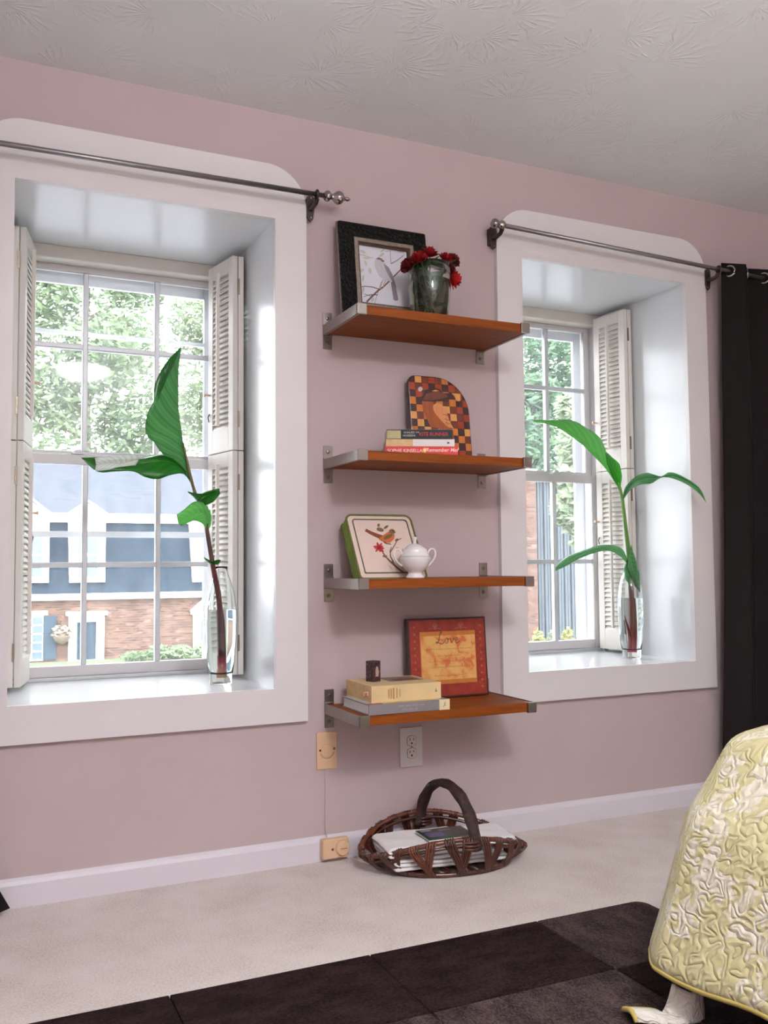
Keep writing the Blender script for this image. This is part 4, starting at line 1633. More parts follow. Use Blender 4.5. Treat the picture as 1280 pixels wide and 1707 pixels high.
def build_sugar_bowl():
    z = TOP[2]
    cy = -.232
    p = at(691.5, 930, Y=cy)
    t = thing('sugar_bowl', 'white porcelain sugar bowl with lid and two looped handles beside cushion', 'sugar bowl', (p.x, cy, z))
    k = .000280
    pr = [(1, 790), (105, 790), (110, 783), (100, 765), (82, 745), (78, 732), (92, 716), (118, 695), (146, 660), (166, 618), (177, 575), (178, 556), (172, 544)]
    pr = [(a * k, (790 - b) * k) for a, b in pr] + [(168 * k, (790 - 540) * k), (152 * k, (790 - 512) * k), (142 * k, (790 - 484) * k), (141 * k, (790 - 462) * k), (136 * k, (790 - 458) * k), (.001, (790 - 470) * k)]
    MB().lathe(pr, 48).build('bowl', 'porcelain', t, smooth=True)
    zl = (790 - 457) * k
    lp = [(1, 462), (112, 460), (112, 452), (104, 444), (88, 426), (62, 412), (34, 405), (19, 398), (16, 380), (20, 360), (27, 345), (25, 333), (14, 326), (1, 324)]
    MB().lathe([(a * k, (790 - b) * k) for a, b in lp], 40).build('lid', 'porcelain', t, smooth=True)
    MB().ring([(174.5 * k * math.cos(q), 174.5 * k * math.sin(q), (790 - 548) * k) for q in [2 * PI * i / 48 for i in range(48)]], .0007, 6).build('silver_band', 'steel', t, smooth=True)
    ax = Vector((math.cos(R(-6)), math.sin(R(-6)), 0))
    for s_ in (-1, 1):
        pts = [(150, 530), (165, 490), (195, 462), (232, 468), (248, 510), (238, 560), (205, 610), (172, 640), (152, 650)]
        path = resample([ax * s_ * a * k + Vector((0, 0, (790 - b) * k)) for a, b in pts], 26)
        MB().tube(path, [.0028 + .0009 * abs(math.cos(i * .25)) for i in range(26)], 10).build('handle', 'porcelain', t, smooth=True)


build_cushion()
build_sugar_bowl()


# ------------------------------------------------------------------ lowest shelf: plaque, big books, photo block
def build_plaque():
    z = TOP[3]
    L = .268
    yb, yt = -.048, -.029
    a = math.asin((yt - yb) / L)
    x0 = at(681, 1100, Y=-.062).x
    x1 = at(811.5, 1100, Y=-.062).x
    W = x1 - x0
    t = thing('love_plaque', 'square red and gold framed plaque reading Love leaning behind the beige book', 'plaque', (x0, yb, z), (-a, 0, 0))
    simple('plaque_red', (138, 40, 26), .5, var=.25, vscale=40)
    T = .024
    MB().box(0, W, -T, 0, 0, L).build('frame', 'frame_wood_dark', t, bevel=.002)
    e = .0065
    rm = finish('red_mat', plate_hole(rect(e, W - e, e, L - e), rect(.044, W - .044, .046, L - .046), -T - .0012, -T + .001), 'plaque_red', t)
    simple('plaque_gold', (190, 116, 42), .5, var=.12, vscale=30)
    MB().box(.040, W - .040, -T - .0006, -T + .001, .040, L - .038).build('gold_mat', 'plaque_gold', t)
    tt = NT('parchment')
    n = tt.noise(28, 4, dist=.6)
    M['parchment'] = tt.set(tt.ramp(n, [(.38, srgb(224, 178, 106)), (.52, srgb(220, 160, 92)), (.62, srgb(208, 112, 62))]), .6)
    ps = MB().box(.047, W - .046, -T - .0014, -T, .060, L - .060).build('parchment', 'parchment', t)
    y = -T - .0016
    # Love in a running hand
    k = .034
    ox, oz = W * .345, L * .675
    strokes = [([(.62, 1.0), (.72, 1.12), (.60, 1.15), (.48, .95), (.38, .55), (.28, .20), (.12, .05), (.0, .10), (.10, .20), (.30, .10), (.55, .0), (.78, .02), (.95, .18)], .10, .06),
               ([(1.30, .52), (1.12, .48), (1.02, .25), (1.10, .05), (1.28, .04), (1.40, .25), (1.36, .48), (1.24, .52), (1.34, .40), (1.55, .42)], .08, .06),
               ([(1.55, .42), (1.66, .50), (1.70, .25), (1.76, .03), (1.92, .22), (2.06, .52), (2.00, .44), (2.16, .38)], .08, .06),
               ([(2.16, .24), (2.34, .30), (2.46, .44), (2.36, .53), (2.22, .40), (2.20, .16), (2.32, .02), (2.52, .06), (2.72, .24)], .08, .05)]
    for pts, w0, w1 in strokes:
        q = resample([Vector((ox + a * k, oz + b * k, 0)) for a, b in pts], 40)
        mb = MB()
        for i in range(39):
            mb.prism(ribbon([(q[i].x, q[i].y), (q[i + 1].x, q[i + 1].y)], .0026 if w0 > .09 else .0022), y - .0003, y + .0002)
        mb.build('lettering', flat_mat((92, 54, 32)), ps)
    rnd = random.Random(3)
    # handwriting too fine to read: small strokes in rows
    for row, (zz, n_, wd) in enumerate(((.60, 22, .68), (.515, 11, .34), (.445, 16, .56), (.375, 18, .5), (.27, 14, .42))):
        mb = MB()
        for i in range(n_):
            xx = W / 2 + W * wd * ((i + .5) / n_ - .5) * .92
            h0 = rnd.uniform(.0025, .006)
            mb.prism(ribbon([(xx - .002, L * zz), (xx, L * zz + h0), (xx + .002, L * zz), (xx + .004, L * zz + h0 * .5)], .0009), y - .0002, y + .0002)
        mb.build('handwriting', flat_mat((150, 98, 52)), ps)
    # faint flowers and dots on the red mat
    yy = -T - .0012
    fl = []
    for cx_ in (W * .34, W * .67):
        zc = L - .026
        for q in range(7):
            an = R(-60 + 20 * q) * 1.35
            fl.append(ribbon([(cx_, zc - .010), (cx_ + .006 * math.sin(an), zc - .002), (cx_ + .012 * math.sin(an), zc + .010 * math.cos(an))], .0028, .001))
        fl.append(ribbon([(cx_ - .024, zc - .012), (cx_ - .01, zc - .008), (cx_, zc - .012), (cx_ + .01, zc - .008), (cx_ + .024, zc - .012)], .002))
    dots = []
    for i in range(10):
        zc = .03 + (L - .06) * i / 9
        for xx in (.014, .034, W - .034, W - .014):
            dots.append(ellipse(xx, zc + (.012 if xx in (.034, W - .034) else 0), .0016, .0016, 0, 6))
        for xx in (.024, W - .024):
            dots.append(ellipse(xx, zc, .0042, .0042, 0, 8))
    prints(rm, 'pattern', [((156, 96, 66), fl), ((166, 84, 44), dots)], yy, .0004)


def build_big_books():
    z = TOP[3]
    grp = 'large books on the lowest shelf'
    yf = -.285
    xa = at(614.5, 1185, Y=yf).x
    xb = at(749, 1175, Y=yf).x
    zt = at(614.5, 1175.5, Y=yf).z
    t, hx, hy, h = book('large_book', 'grey hardcover with a cream spine end lying under the beige book', xa, xb, yf, -.075, z, zt, 'book_grey', 'white_pages', grp, hard=.003, over=.004)
    MB().box(hx - .036, hx + .0006, -hy - .0014, -hy, -.0002, h + .0004).build('spine_label', 'book_label', t, bevel=.0004)
    # two worn lines of spine lettering, too small to read
    rnd = random.Random(8)
    for zz, n_, x0_, x1_, col in ((.70, 22, -.28, .36, (186, 178, 182)), (.34, 15, -.20, .20, (184, 168, 176))):
        mb = MB()
        for i in range(n_):
            if i % 6 == 5:
                continue
            xx = hx * (x0_ + (x1_ - x0_) * (i + .5) / n_)
            hh = rnd.uniform(.0045, .0060)
            mb.prism(ribbon([(xx - .0012, h * zz - hh / 2), (xx - .0004, h * zz + hh / 2), (xx + .0012, h * zz - hh / 2)], .0009), -hy - .0012, -hy - .0004)
        mb.build('spine_lettering', flat_mat(col), t)
    MB().prism(ribbon([(hx - .022, h * .3), (hx - .016, h * .55), (hx - .014, h * .8), (hx - .019, h * .6), (hx - .014, h * .35)], .0018), -hy - .002, -hy - .001).build('emblem', flat_mat((160, 140, 100)), t)
    jk = MB().box(-hx + .004, hx - .03, -hy + .003, hy - .004, h - .0002, h + .0006).build('front_cover', flat_mat((196, 202, 200)), t)
    MB().box(-hx + .004, -hx + .05, -hy + .003, -hy + .02, h, h + .0009).build('cover_stripe', flat_mat((170, 60, 44)), t)
    MB().box(-hx + .055, hx - .04, -hy + .003, -hy + .02, h, h + .0009).build('cover_stripe', flat_mat((214, 186, 110)), t)
    yf2 = -.262
    xa2 = at(619, 1158, Y=yf2).x
    xb2 = at(735, 1148, Y=yf2).x
    zt2 = at(619, 1144.5, Y=yf2).z
    t2, hx, hy, h2 = book('large_book', 'thick beige paperback with worn gilt spine lettering under the photo block', xa2, xb2, yf2, -.062, zt + .0008, zt2, 'book_beige', 'book_tan', grp, hard=.0012, over=.001)
    for i, (xx, hh, ww) in enumerate(((-.062, .026, .003), (-.057, .032, .0022), (-.052, .030, .003), (-.045, .034, .005), (-.034, .030, .003), (-.024, .024, .0025))):
        MB().box(xx - ww / 2, xx + ww / 2, -hy - .001, -hy - .0003, h2 * .5 - hh / 2, h2 * .5 + hh / 2).build('spine_lettering', flat_mat((168, 132, 78)), t2)
    MB().prism([(hx - .022, h2 * .42), (hx - .014, h2 * .42), (hx - .018, h2 * .66)], -hy - .001, -hy - .0003).build('publisher_mark', flat_mat((150, 128, 86)), t2)
    MB().box(-hx * .15, hx * .82, -hy * .2, hy * .8, h2 - .0002, h2 + .0005).build('cover_print', flat_mat((128, 116, 110)), t2)
    MB().box(hx * .05, hx * .7, -hy * .12, hy * .3, h2 - .0002, h2 + .0008).build('cover_title', flat_mat((112, 62, 52)), t2)
    mk = MB().box(-hx - .014, -hx + .02, -hy + .025, -hy + .027, h2 * .38, h2 * .62)
    mk.build('bookmark', flat_mat((216, 190, 166)), t2)
    MB().box(-hx - .0125, -hx - .003, -hy + .0245, -hy + .0275, h2 * .34, h2 * .58).build('bookmark_tip', flat_mat((158, 84, 56)), t2)
    # photo block
    p = at(622, 1136, Z=zt2 + .001)
    p = at(622, 1136, Y=-.150)
    b = thing('photo_block', 'small upright block with dark floral pictures standing on the beige book', 'block', (p.x, -.150, zt2 + .0006), (0, 0, R(22)))
    s_ = .0165
    hh = .064
    MB().box(-s_, s_, -s_, s_, 0, hh).build('block', flat_mat((74, 48, 44)), b, bevel=.001)
    tt = NT('floral_photo')
    v = tt.n('ShaderNodeTexVoronoi')
    v.inputs['Scale'].default_value = 110
    tt.l(tt.obj(), v.inputs['Vector'])
    M['floral_photo'] = tt.set(tt.ramp(tt.math('ADD', v.outputs['Distance'], tt.math('MULTIPLY', tt.noise(90, 2), .3)), [(.15, srgb(150, 96, 110)), (.45, srgb(76, 36, 46)), (.8, srgb(30, 16, 20))]), .35)
    MB().box(-s_ + .002, s_ - .002, -s_ - .0006, -s_, .003, hh - .003).build('picture', 'floral_photo', b)
    MB().box(-s_ - .0006, -s_, -s_ + .002, s_ - .002, .003, hh - .003).build('picture', 'floral_photo', b)
    MB().prism([(-.006, .016), (.006, .016), (.008, .03), (.004, .046), (-.003, .048), (-.007, .034)], -s_ - .0012, -s_).build('picture_figure', flat_mat((186, 160, 150)), b)


build_plaque()
build_big_books()


# ------------------------------------------------------------------ canna stems in glass bottles on the sills
def build_bottle(x, y, label):
    t = thing('glass_bottle', label, 'bottle', (x, y, Z0), group='glass bottles on the window sills')
    H_ = .388
    out = [(.036, 0), (.0375, .004), (.0375, .030), (.041, .040), (.046, .075), (.0505, .14), (.0525, .20), (.0515, .25), (.0455, .295), (.036, .330), (.026, .358), (.0215, .375), (.0215, H_)]
    inn = [(.0195, H_ + .0008), (.0192, .374), (.0235, .357), (.0335, .329), (.043, .2945), (.049, .25), (.050, .20), (.048, .14), (.0435, .075), (.0385, .044), (.032, .036), (.001, .034)]
    MB().lathe([(.001, 0)] + out + inn, 56).build('glass', 'vase_glass', t, smooth=True)
    MB().lathe([(.001, .0345), (.0315, .0365), (.0378, .0445), (.0428, .075), (.0473, .14), (.0493, .20), (.0488, .2445), (.0490, .2455), (.001, .2450)], 48).build('water', 'water', t, smooth=True)
    return t


def leaf_surface(T, mid, A, B, ym, ya, yb_, n=30, m=6, wave=.003):
    """blade between two outline strokes and its midrib, all photo pixels with their own depths"""
    def line(px, yy):
        k = len(px)
        pts = []
        for i, (x, y) in enumerate(px):
            f = i / (k - 1)
            d = yy[0] + (yy[-1] - yy[0]) * f if len(yy) == 2 else (yy[0] * (1 - f) ** 2 + 2 * yy[1] * f * (1 - f) + yy[2] * f * f)
            pts.append(at(x, y, Y=d))
        return resample(pts, n)
    Ml, Al, Bl = line(mid, ym), line(A, ya), line(B, yb_)
    rows, uv = [], []
    for i in range(n):
        u = i / (n - 1)
        row, ur = [], []
        for k in range(-m, m + 1):
            s_ = abs(k) / m
            e = (Al if k < 0 else Bl)[i]
            p = Ml[i].lerp(e, s_)
            env = math.sin(PI * u)
            p = p + Vector((0, -1, 0)) * (.010 * math.sin(PI * s_) * env + wave * math.sin(u * 19 + k * .4) * s_ * env)
            row.append(p - T)
            ur.append((u, .5 + .5 * k / m))
        rows.append(row)
        uv.append(ur)
    return MB().grid(rows, uv)


def stalk(T, px, yy, rad, mat, parent, name='stalk', n=40):
    k = len(px)
    pts = [at(x, y, Y=yy[0] + (yy[1] - yy[0]) * i / (k - 1)) - T for i, (x, y) in enumerate(px)]
    pts = resample(pts, n)
    rr = [rad[0] + (rad[1] - rad[0]) * i / (n - 1) for i in range(n)]
    mb = MB().tube(pts, rr, 10)
    mb.uvs = [(i // 10 / (n - 1), 0) for i in range(len(mb.v))]
    return mb.build(name, mat, parent, smooth=True)


def build_canna_one():
    T = Vector((.743, .192, Z0))
    build_bottle(T.x, T.y, 'clear glass bottle with a dark red stalk on the brick house window sill')
    Y0 = T.y
    t = thing('canna_stem', 'canna stem with a tall upright leaf in the brick house window', 'plant', T + Vector((0, 0, .038)), group='canna stems in bottles')
    T = T + Vector((0, 0, .038))
    st = stalk(T, [(369, 1128), (369, 1080), (368, 1040), (366, 1011), (363, 985), (357, 955), (350, 915), (345, 885), (342, 865), (334, 842), (325, 822), (319, 800), (313, 775), (305, 738)], (Y0, Y0 - .03), (.0125, .0036), 'stalk_red', t)

    def lf(mat, *a, **k):
        return leaf_surface(T, *a, **k).build('leaf', mat, t, smooth=True, solid=.0007)
    y = Y0 - .02
    # tall leaf, its far half folded behind the midrib
    lf('leaf', [(314, 790), (309, 760), (304, 735), (300, 708), (297, 680), (296, 650), (297, 615), (302, 579)],
       [(314, 790), (290, 766), (270, 757), (256, 736), (243, 722), (245, 690), (256, 668), (257, 645), (266, 622), (280, 600), (302, 578)],
       [(314, 790), (309, 765), (304, 735), (299.5, 708), (297, 680), (296.5, 650), (298, 615), (302, 579)],
       (y, y + .01, y - .03), (y, y - .10, y - .03), (y, y + .13, y - .03), wave=.006)
    lf('leaf_dark', [(270, 615), (282, 598), (292, 588), (302, 577)], [(258, 668), (262, 640), (275, 612), (302, 577)], [(263, 668), (279, 628), (291, 606), (302, 577)],
       (y - .075, y - .035), (y - .08, y - .035), (y - .07, y - .033), n=16)
    # horizontal leaf reaching over the meeting rail
    lf('leaf_dark', [(318, 806), (306, 785), (285, 770), (262, 768), (235, 772), (205, 771), (170, 768), (135, 763)],
       [(318, 806), (312, 786), (296, 765), (278, 757), (262, 757), (240, 763), (215, 764), (180, 762), (135, 763)],
       [(318, 806), (306, 790), (284, 792), (263, 799), (242, 795), (222, 786), (190, 786), (162, 786), (135, 763)],
       (y, y + .02, y - .04), (y, y + .07, y - .04), (y, y - .05, y - .04), wave=.004)
    lf('leaf_sheen', [(232, 765), (205, 772), (180, 772), (160, 775)], [(262, 758), (225, 758), (190, 760), (158, 763)], [(226, 776), (205, 783), (185, 785), (158, 785)],  # pale patch painting the glossy reflection on the leaf's upper side
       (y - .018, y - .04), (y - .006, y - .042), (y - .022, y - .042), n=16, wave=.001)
    # small leaves lower down
    lf('leaf_dark', [(331, 838), (338, 830), (350, 823), (366, 818)], [(329, 836), (322, 828), (312, 819), (330, 823), (348, 818), (366, 814)], [(333, 840), (343, 842), (356, 836), (367, 823)],
       (y, y - .05), (y, y - .05), (y, y - .06), n=18)
    lf('leaf_light', [(344, 882), (345, 868), (340, 855), (325, 855), (310, 862), (296, 868)], [(345, 884), (348, 860), (345, 842), (325, 836), (306, 850), (294, 858)], [(343, 884), (338, 874), (325, 868), (315, 871), (303, 876), (297, 872)],
       (y + .005, y - .05), (y + .01, y - .05), (y, y - .06), n=22)
    lf('leaf_light', [(344, 884), (350, 868), (350, 850)], [(344, 886), (346, 868), (347, 850)], [(345, 886), (352, 872), (350, 848)], (y, y + .02), (y, y + .02), (y, y + .04), n=12)
    lf('leaf_dark', [(357, 938), (350, 936), (340, 930)], [(356, 936), (349, 934), (339, 928)], [(357, 941), (350, 940), (341, 932)], (y, y - .03), (y, y - .03), (y, y - .03), n=10)
    lf('leaf_dark', [(357, 938), (362, 936), (367, 935)], [(357, 935), (363, 932), (368, 934)], [(357, 941), (363, 941), (367, 937)], (y, y - .02), (y, y - .02), (y, y - .02), n=10)


def build_canna_two():
    T = Vector((2.459, .196, Z0))
    build_bottle(T.x, T.y, 'clear glass bottle with a red forked stalk on the grey building window sill')
    Y0 = T.y
    T = T + Vector((0, 0, .038))
    t = thing('canna_stem', 'canna stem with arching bright leaves in the grey building window', 'plant', T, group='canna stems in bottles')
    stalk(T, [(1053, 1086), (1054, 1050), (1053, 1010), (1052, 985), (1050, 955), (1048, 925), (1044, 890), (1040, 855), (1036, 825), (1030, 805)], (Y0, Y0 - .02), (.0140, .0058), 'stalk_green', t)
    stalk(T, [(1051, 1080), (1050, 1062), (1047, 1045), (1041, 1026)], (Y0 - .008, Y0 - .018), (.008, .0015), 'shoot_red', t, 'side_shoot', 16)

    def lf(mat, *a, **k):
        return leaf_surface(T, *a, **k).build('leaf', mat, t, smooth=True, solid=.0007)
    y = Y0 - .02
    lf('leaf_light', [(1032, 815), (1018, 790), (1002, 768), (985, 748), (962, 728), (935, 710), (912, 703), (889, 701)],
       [(1032, 815), (1014, 788), (1000, 771), (980, 750), (958, 732), (932, 714), (908, 706), (889, 703)],
       [(1032, 815), (1017, 772), (1008, 748), (998, 728), (976, 712), (950, 700), (918, 700), (889, 700)],
       (y, y - .02, y - .10), (y, y - .06, y - .10), (y, y + .06, y - .10), wave=.002)
    lf('leaf_bright', [(1033, 816), (1024, 790), (1010, 758)], [(1031, 812), (1016, 785), (1008, 752)], [(1034, 816), (1036, 792), (1032, 774), (1009, 752)], (y, y - .01), (y - .01, y - .01), (y, y + .03), n=16)
    lf('leaf_mid', [(1038, 832), (1048, 810), (1065, 800), (1088, 796), (1104, 795), (1125, 794), (1150, 806), (1168, 820), (1177, 838)],
       [(1038, 834), (1042, 812), (1060, 794), (1080, 788), (1100, 795), (1116, 787), (1140, 795), (1166, 814), (1177, 838)],
       [(1038, 834), (1050, 818), (1066, 808), (1086, 806), (1102, 796), (1122, 798), (1146, 808), (1164, 822), (1177, 838)],
       (y, y - .27, y - .28), (y, y - .25, y - .28), (y, y - .29, y - .28), wave=.002)
    lf('leaf_mid', [(1046, 938), (1034, 922), (1016, 914), (992, 917), (970, 923), (948, 934), (926, 951)],
       [(1047, 936), (1038, 916), (1022, 909), (1000, 909), (975, 916), (948, 926), (928, 942), (926, 951)],
       [(1045, 940), (1032, 926), (1012, 918), (990, 922), (968, 930), (946, 942), (926, 952)],
       (y, y - .05, y - .09), (y, y - .01, y - .09), (y, y - .08, y - .09), wave=.002)
    lf('leaf', [(1048, 925), (1055, 945), (1060, 965), (1066, 986)], [(1046, 945), (1050, 960), (1057, 975), (1066, 987)], [(1052, 908), (1061, 940), (1066, 965), (1067, 987)], (y - .012, y - .010), (y - .016, y - .006), (y - .008, y + .0), n=18)
    lf('leaf_mid', [(1047, 938), (1042, 950), (1045, 965), (1050, 975)], [(1046, 934), (1040, 948), (1042, 964), (1050, 976)], [(1048, 938), (1048, 950), (1050, 964), (1051, 976)], (y + .002, y + .004), (y, y), (y + .004, y + .006), n=14)


make_leaf('leaf_mid', (80, 148, 102), (118, 182, 130), .34)
make_leaf('leaf_bright', (40, 150, 34), (70, 184, 54), .5)
make_leaf('leaf_sheen', (196, 216, 204), (238, 245, 241), .1)  # near-white colour imitating the sheen of a glossy leaf
t_ = NT('shoot_red')
M['shoot_red'] = t_.set(t_.ramp(t_.noise(40, 3), [(.3, srgb(140, 20, 28)), (.7, srgb(172, 40, 40))]), .35)
build_canna_one()
build_canna_two()


# ------------------------------------------------------------------ wall plates
def wall_plate_blank():
    x0, x1 = 1.0070, 1.0775
    z0_, z1_ = .2885, .4075
    t = thing('phone_wall_plate', 'ivory blank wall plate with round center beneath the lowest shelf', 'wall plate', ((x0 + x1) / 2, 0, z0_))
    hx = (x1 - x0) / 2
    h = z1_ - z0_
    MB().box(-hx, hx, -.006, -.0002, 0, h).build('plate', 'ivory', t, bevel=.0025, seg=3)
    zc = h * .5
    MB().prism(ellipse(0, zc, .021, .021, 0, 28), -.0082, -.005).build('round_cover', 'ivory', t, bevel=.001)
    arc = [(.025 * math.cos(R(a)), .025 * math.sin(R(a)) + zc) for a in range(200, 345, 12)]
    MB().prism(ribbon(arc, .0018), -.0068, -.0055).build('arc_mark', flat_mat((176, 120, 84)), t)
    MB().tube([(-.024, -.006, zc + .002), (-.024, -.0068, zc + .002)], .0035, 12).build('screw_hole', 'slot', t)
    sc = MB().tube([(.025, -.006, zc + .004), (.025, -.0085, zc + .004)], [.0045, .0038], 12).build('screw', 'steel', t)
    # thin wire run down to the jack
    w_ = MB().tube([(1.036, -.004, z0_), (1.0362, -.004, .2), (1.036, -.004, .10), (1.0362, -.016, .076)], .0016, 8)
    tag(w_.build('phone_wire', 'wall', None, smooth=True), 'thin painted wire running down the wall to the phone jack', 'wire')


def outlet():
    x0, x1 = 1.3062, 1.3900
    z0_, z1_ = .2660, .3985
    t = thing('electrical_outlet', 'white duplex electrical outlet on the wall above the basket', 'outlet', ((x0 + x1) / 2, 0, z0_))
    hx, h = (x1 - x0) / 2, z1_ - z0_
    MB().box(-hx, hx, -.006, -.0002, 0, h).build('plate', 'plate_white', t, bevel=.0025, seg=3)
    for zc in (h * .5 + .0205, h * .5 - .0205):
        o_ = [(max(-.0165, min(.0165, .0205 * math.cos(2 * PI * i / 32))) * 1.0, zc + .0172 * math.sin(2 * PI * i / 32)) for i in range(32)]
        ol = [(x * 1.07, zc + (z_ - zc) * 1.06) for x, z_ in o_]
        finish('gap', plate_hole(ol, [(x * .985, zc + (z_ - zc) * .985) for x, z_ in o_], -.00625, -.005), 'slot', t)
        f = MB().prism(o_, -.0076, -.004).build('socket', 'plate_white', t)
        MB().box(-.0078, -.0054, -.0079, -.007, zc + .001, zc + .0095).build('slot', 'slot', f)
        MB().box(.0054, .0078, -.0079, -.007, zc + .002, zc + .0090).build('slot', 'slot', f)
        MB().prism(ellipse(0, zc - .0075, .0032, .0034, 0, 12), -.0079, -.007).build('ground_hole', 'slot', f)
    MB().tube([(0, -.006, h / 2), (0, -.0072, h / 2)], .0028, 12).build('screw', 'steel', t)


def phone_jack():
    p0 = at(533, 1412, Y=-.03)
    t = thing('phone_jack', 'ivory surface phone jack on the baseboard next to the basket', 'phone jack', (1.058, -.0145, .012))
    MB().box(-.045, .045, -.026, 0, 0, .062).build('box', 'ivory', t, bevel=.004, seg=3)
    mt = Matrix.Translation((.022, -.026, .032)) @ Matrix.Rotation(R(90), 4, 'X')
    MB().lathe([(.001, 0), (.024, 0), (.024, .006), (.021, .010), (.001, .010)], 28, mt).build('round_cover', 'ivory', t, bevel=.001)
    MB().box(.012, .034, -.0372, -.035, .030, .0325).build('cover_slot', flat_mat((170, 118, 82)), t)
    MB().tube([(-.012, -.026, .030), (-.012, -.028, .030)], .004, 12).build('screw', 'screw', t)


wall_plate_blank()
outlet()
phone_jack()


# ------------------------------------------------------------------ willow basket with towels
make_wood('willow', (38, 15, 10), (86, 38, 22), .3, 'Z', 3, .35)
make_wood('willow_light', (66, 29, 16), (118, 60, 34), .3, 'Z', 3, .35)
tb = NT('bark_handle')
nb_ = tb.noise(60, 5, tb.scaled((1, 1, 1)), .65, .8)
tb.bump(nb_, .9, .006)
M['bark_handle'] = tb.set(tb.ramp(nb_, [(.35, srgb(30, 17, 13)), (.7, srgb(64, 38, 28))]), .6)
BC = Vector((1.362, -.198, 0))


def build_basket():
    t = thing('willow_basket', 'dark willow trug basket with an arched branch handle on the carpet', 'basket', BC)
    n = 72

    def rim(q):
        c, s_ = math.cos(q), math.sin(q)
        return Vector((.262 * c, .150 * s_ - .035 * c, .046 + .066 * s_ * s_ + (.016 * s_ if s_ > 0 else 0) - .006 * c))

    def base(q):
        c, s_ = math.cos(q), math.sin(q)
        return Vector((.215 * c, .138 * s_ - .028 * c, .008 + .010 * c ** 4))
    for k, (dz, r_) in enumerate(((0, .0075), (-.012, .0055))):
        pts = []
        for i in range(n):
            q = 2 * PI * i / n
            p = rim(q)
            p = p + Vector((0, 0, dz)) + (base(q) - p) * (0.06 if k else 0)
            pts.append(p)
        MB().ring(pts, r_, 8).build('rim', 'willow_light' if k == 0 else 'willow', t, smooth=True)
    MB().ring([base(2 * PI * i / n) for i in range(n)], .007, 8).build('base_ring', 'willow', t, smooth=True)
    bf = MB()
    for k in range(11):
        f = -.92 + 1.84 * k / 10
        hw = math.sqrt(max(.02, 1 - f * f))
        bf = MB().tube([(.205 * f, -.140 * hw - .026 * f, .010), (.205 * f, 0 - .026 * f, .008), (.205 * f, .140 * hw - .026 * f, .010)], .006, 6)
        bf.build('base_rod', 'willow', t, smooth=True)
    rnd = random.Random(11)
    nb = 30
    for b in range(nb):
        q0 = 2 * PI * (b + .5) / nb
        # leave the feet of the handle free
        sl = (.16 if b % 2 else -.13) + rnd.uniform(-.04, .04)
        mb = MB()
        for j in range(4):
            dq = (j - 1.5) * .030
            a = rim(q0 + dq)
            out = Vector((a.x, a.y, 0)).normalized()
            e = base(q0 + dq * .7 + sl)
            top = a + Vector((0, 0, .009))
            inn = a - out * .009 + Vector((0, 0, -.006))
            outp = a + out * .009 + Vector((0, 0, -.004))
            mid = outp.lerp(e, .5) + out * (.008 + rnd.uniform(0, .004))
            path = resample([inn, top, outp, mid, e + Vector((0, 0, -.001)) + out * .004], 12)
            mb.tube(path, .0036 + rnd.uniform(-.0005, .0007), 6)
        mb.build('stake_bundle', 'willow_light' if rnd.random() < .3 else 'willow', t, smooth=True)
    pts = []
    for i in range(25):
        a = R(-8 + 196 * i / 24)
        pts.append(Vector((.012 - .018 * (i / 24 - .5) * 2 * -1 * -1, -.152 * math.cos(a), .098 + .150 * math.sin(a))))
    MB().tube(pts, [.0135 + .0012 * math.sin(i * 1.7) for i in range(25)], 12, flat=1.5, up=(1, 0, 0)).build('handle', 'bark_handle', t, smooth=True)
    for s_ in (-1, 1):
        for k in range(3):
            zc = .086 + .010 * k
            ring_ = [(.012 + (.024 if True else 0) * math.cos(2 * PI * i / 20) + s_ * 0, s_ * -.153 + .016 * math.sin(2 * PI * i / 20), zc) for i in range(20)]
            MB().ring(ring_, .0045, 6).build('handle_binding', 'willow', t, smooth=True)


def towel(label, x0, x1, y0, y1, z0, layers, th, rot, seed):
    cx, cy = (x0 + x1) / 2, (y0 + y1) / 2
    t = thing('folded_towel', label, 'towel', (cx, cy, z0), (0, 0, rot), group='white towels in the basket')
    hx, hy = (x1 - x0) / 2, (y1 - y0) / 2
    pts = []
    r_ = th / 2
    for k in range(layers):
        z = r_ + k * th * 1.04
        xs = [-hx + r_, -hx * .5, 0, hx * .5, hx - r_]
        inset = .004 * (k % 3)
        xs = [max(-hx + r_ + inset, min(hx - r_ - inset * 1.4, x)) for x in xs]
        if k % 2:
            xs = xs[::-1]
        for x in xs:
            pts.append(Vector((x, 0, z)))
        if k < layers - 1:
            sg = 1 if k % 2 == 0 else -1
            pts.append(Vector((xs[-1] + sg * r_ * .9, 0, z + th * .52)))
    path = resample(pts, 18 * layers)
    rows = []
    m = 14
    for i, p in enumerate(path):
        row = []
        for j in range(m + 1):
            v = j / m
            nz = noise.noise(Vector((p.x * 14 + seed, v * 4, p.z * 40))) * .0035
            row.append((p.x + nz * .6, -hy + 2 * hy * v + .004 * noise.noise(Vector((p.x * 9, seed, p.z * 60))), p.z + nz * min(1, p.z / th)))
        rows.append(row)
    MB().grid(rows).build('cloth', 'towel', t, smooth=True, solid=th * .9, subsurf=1)
    return t


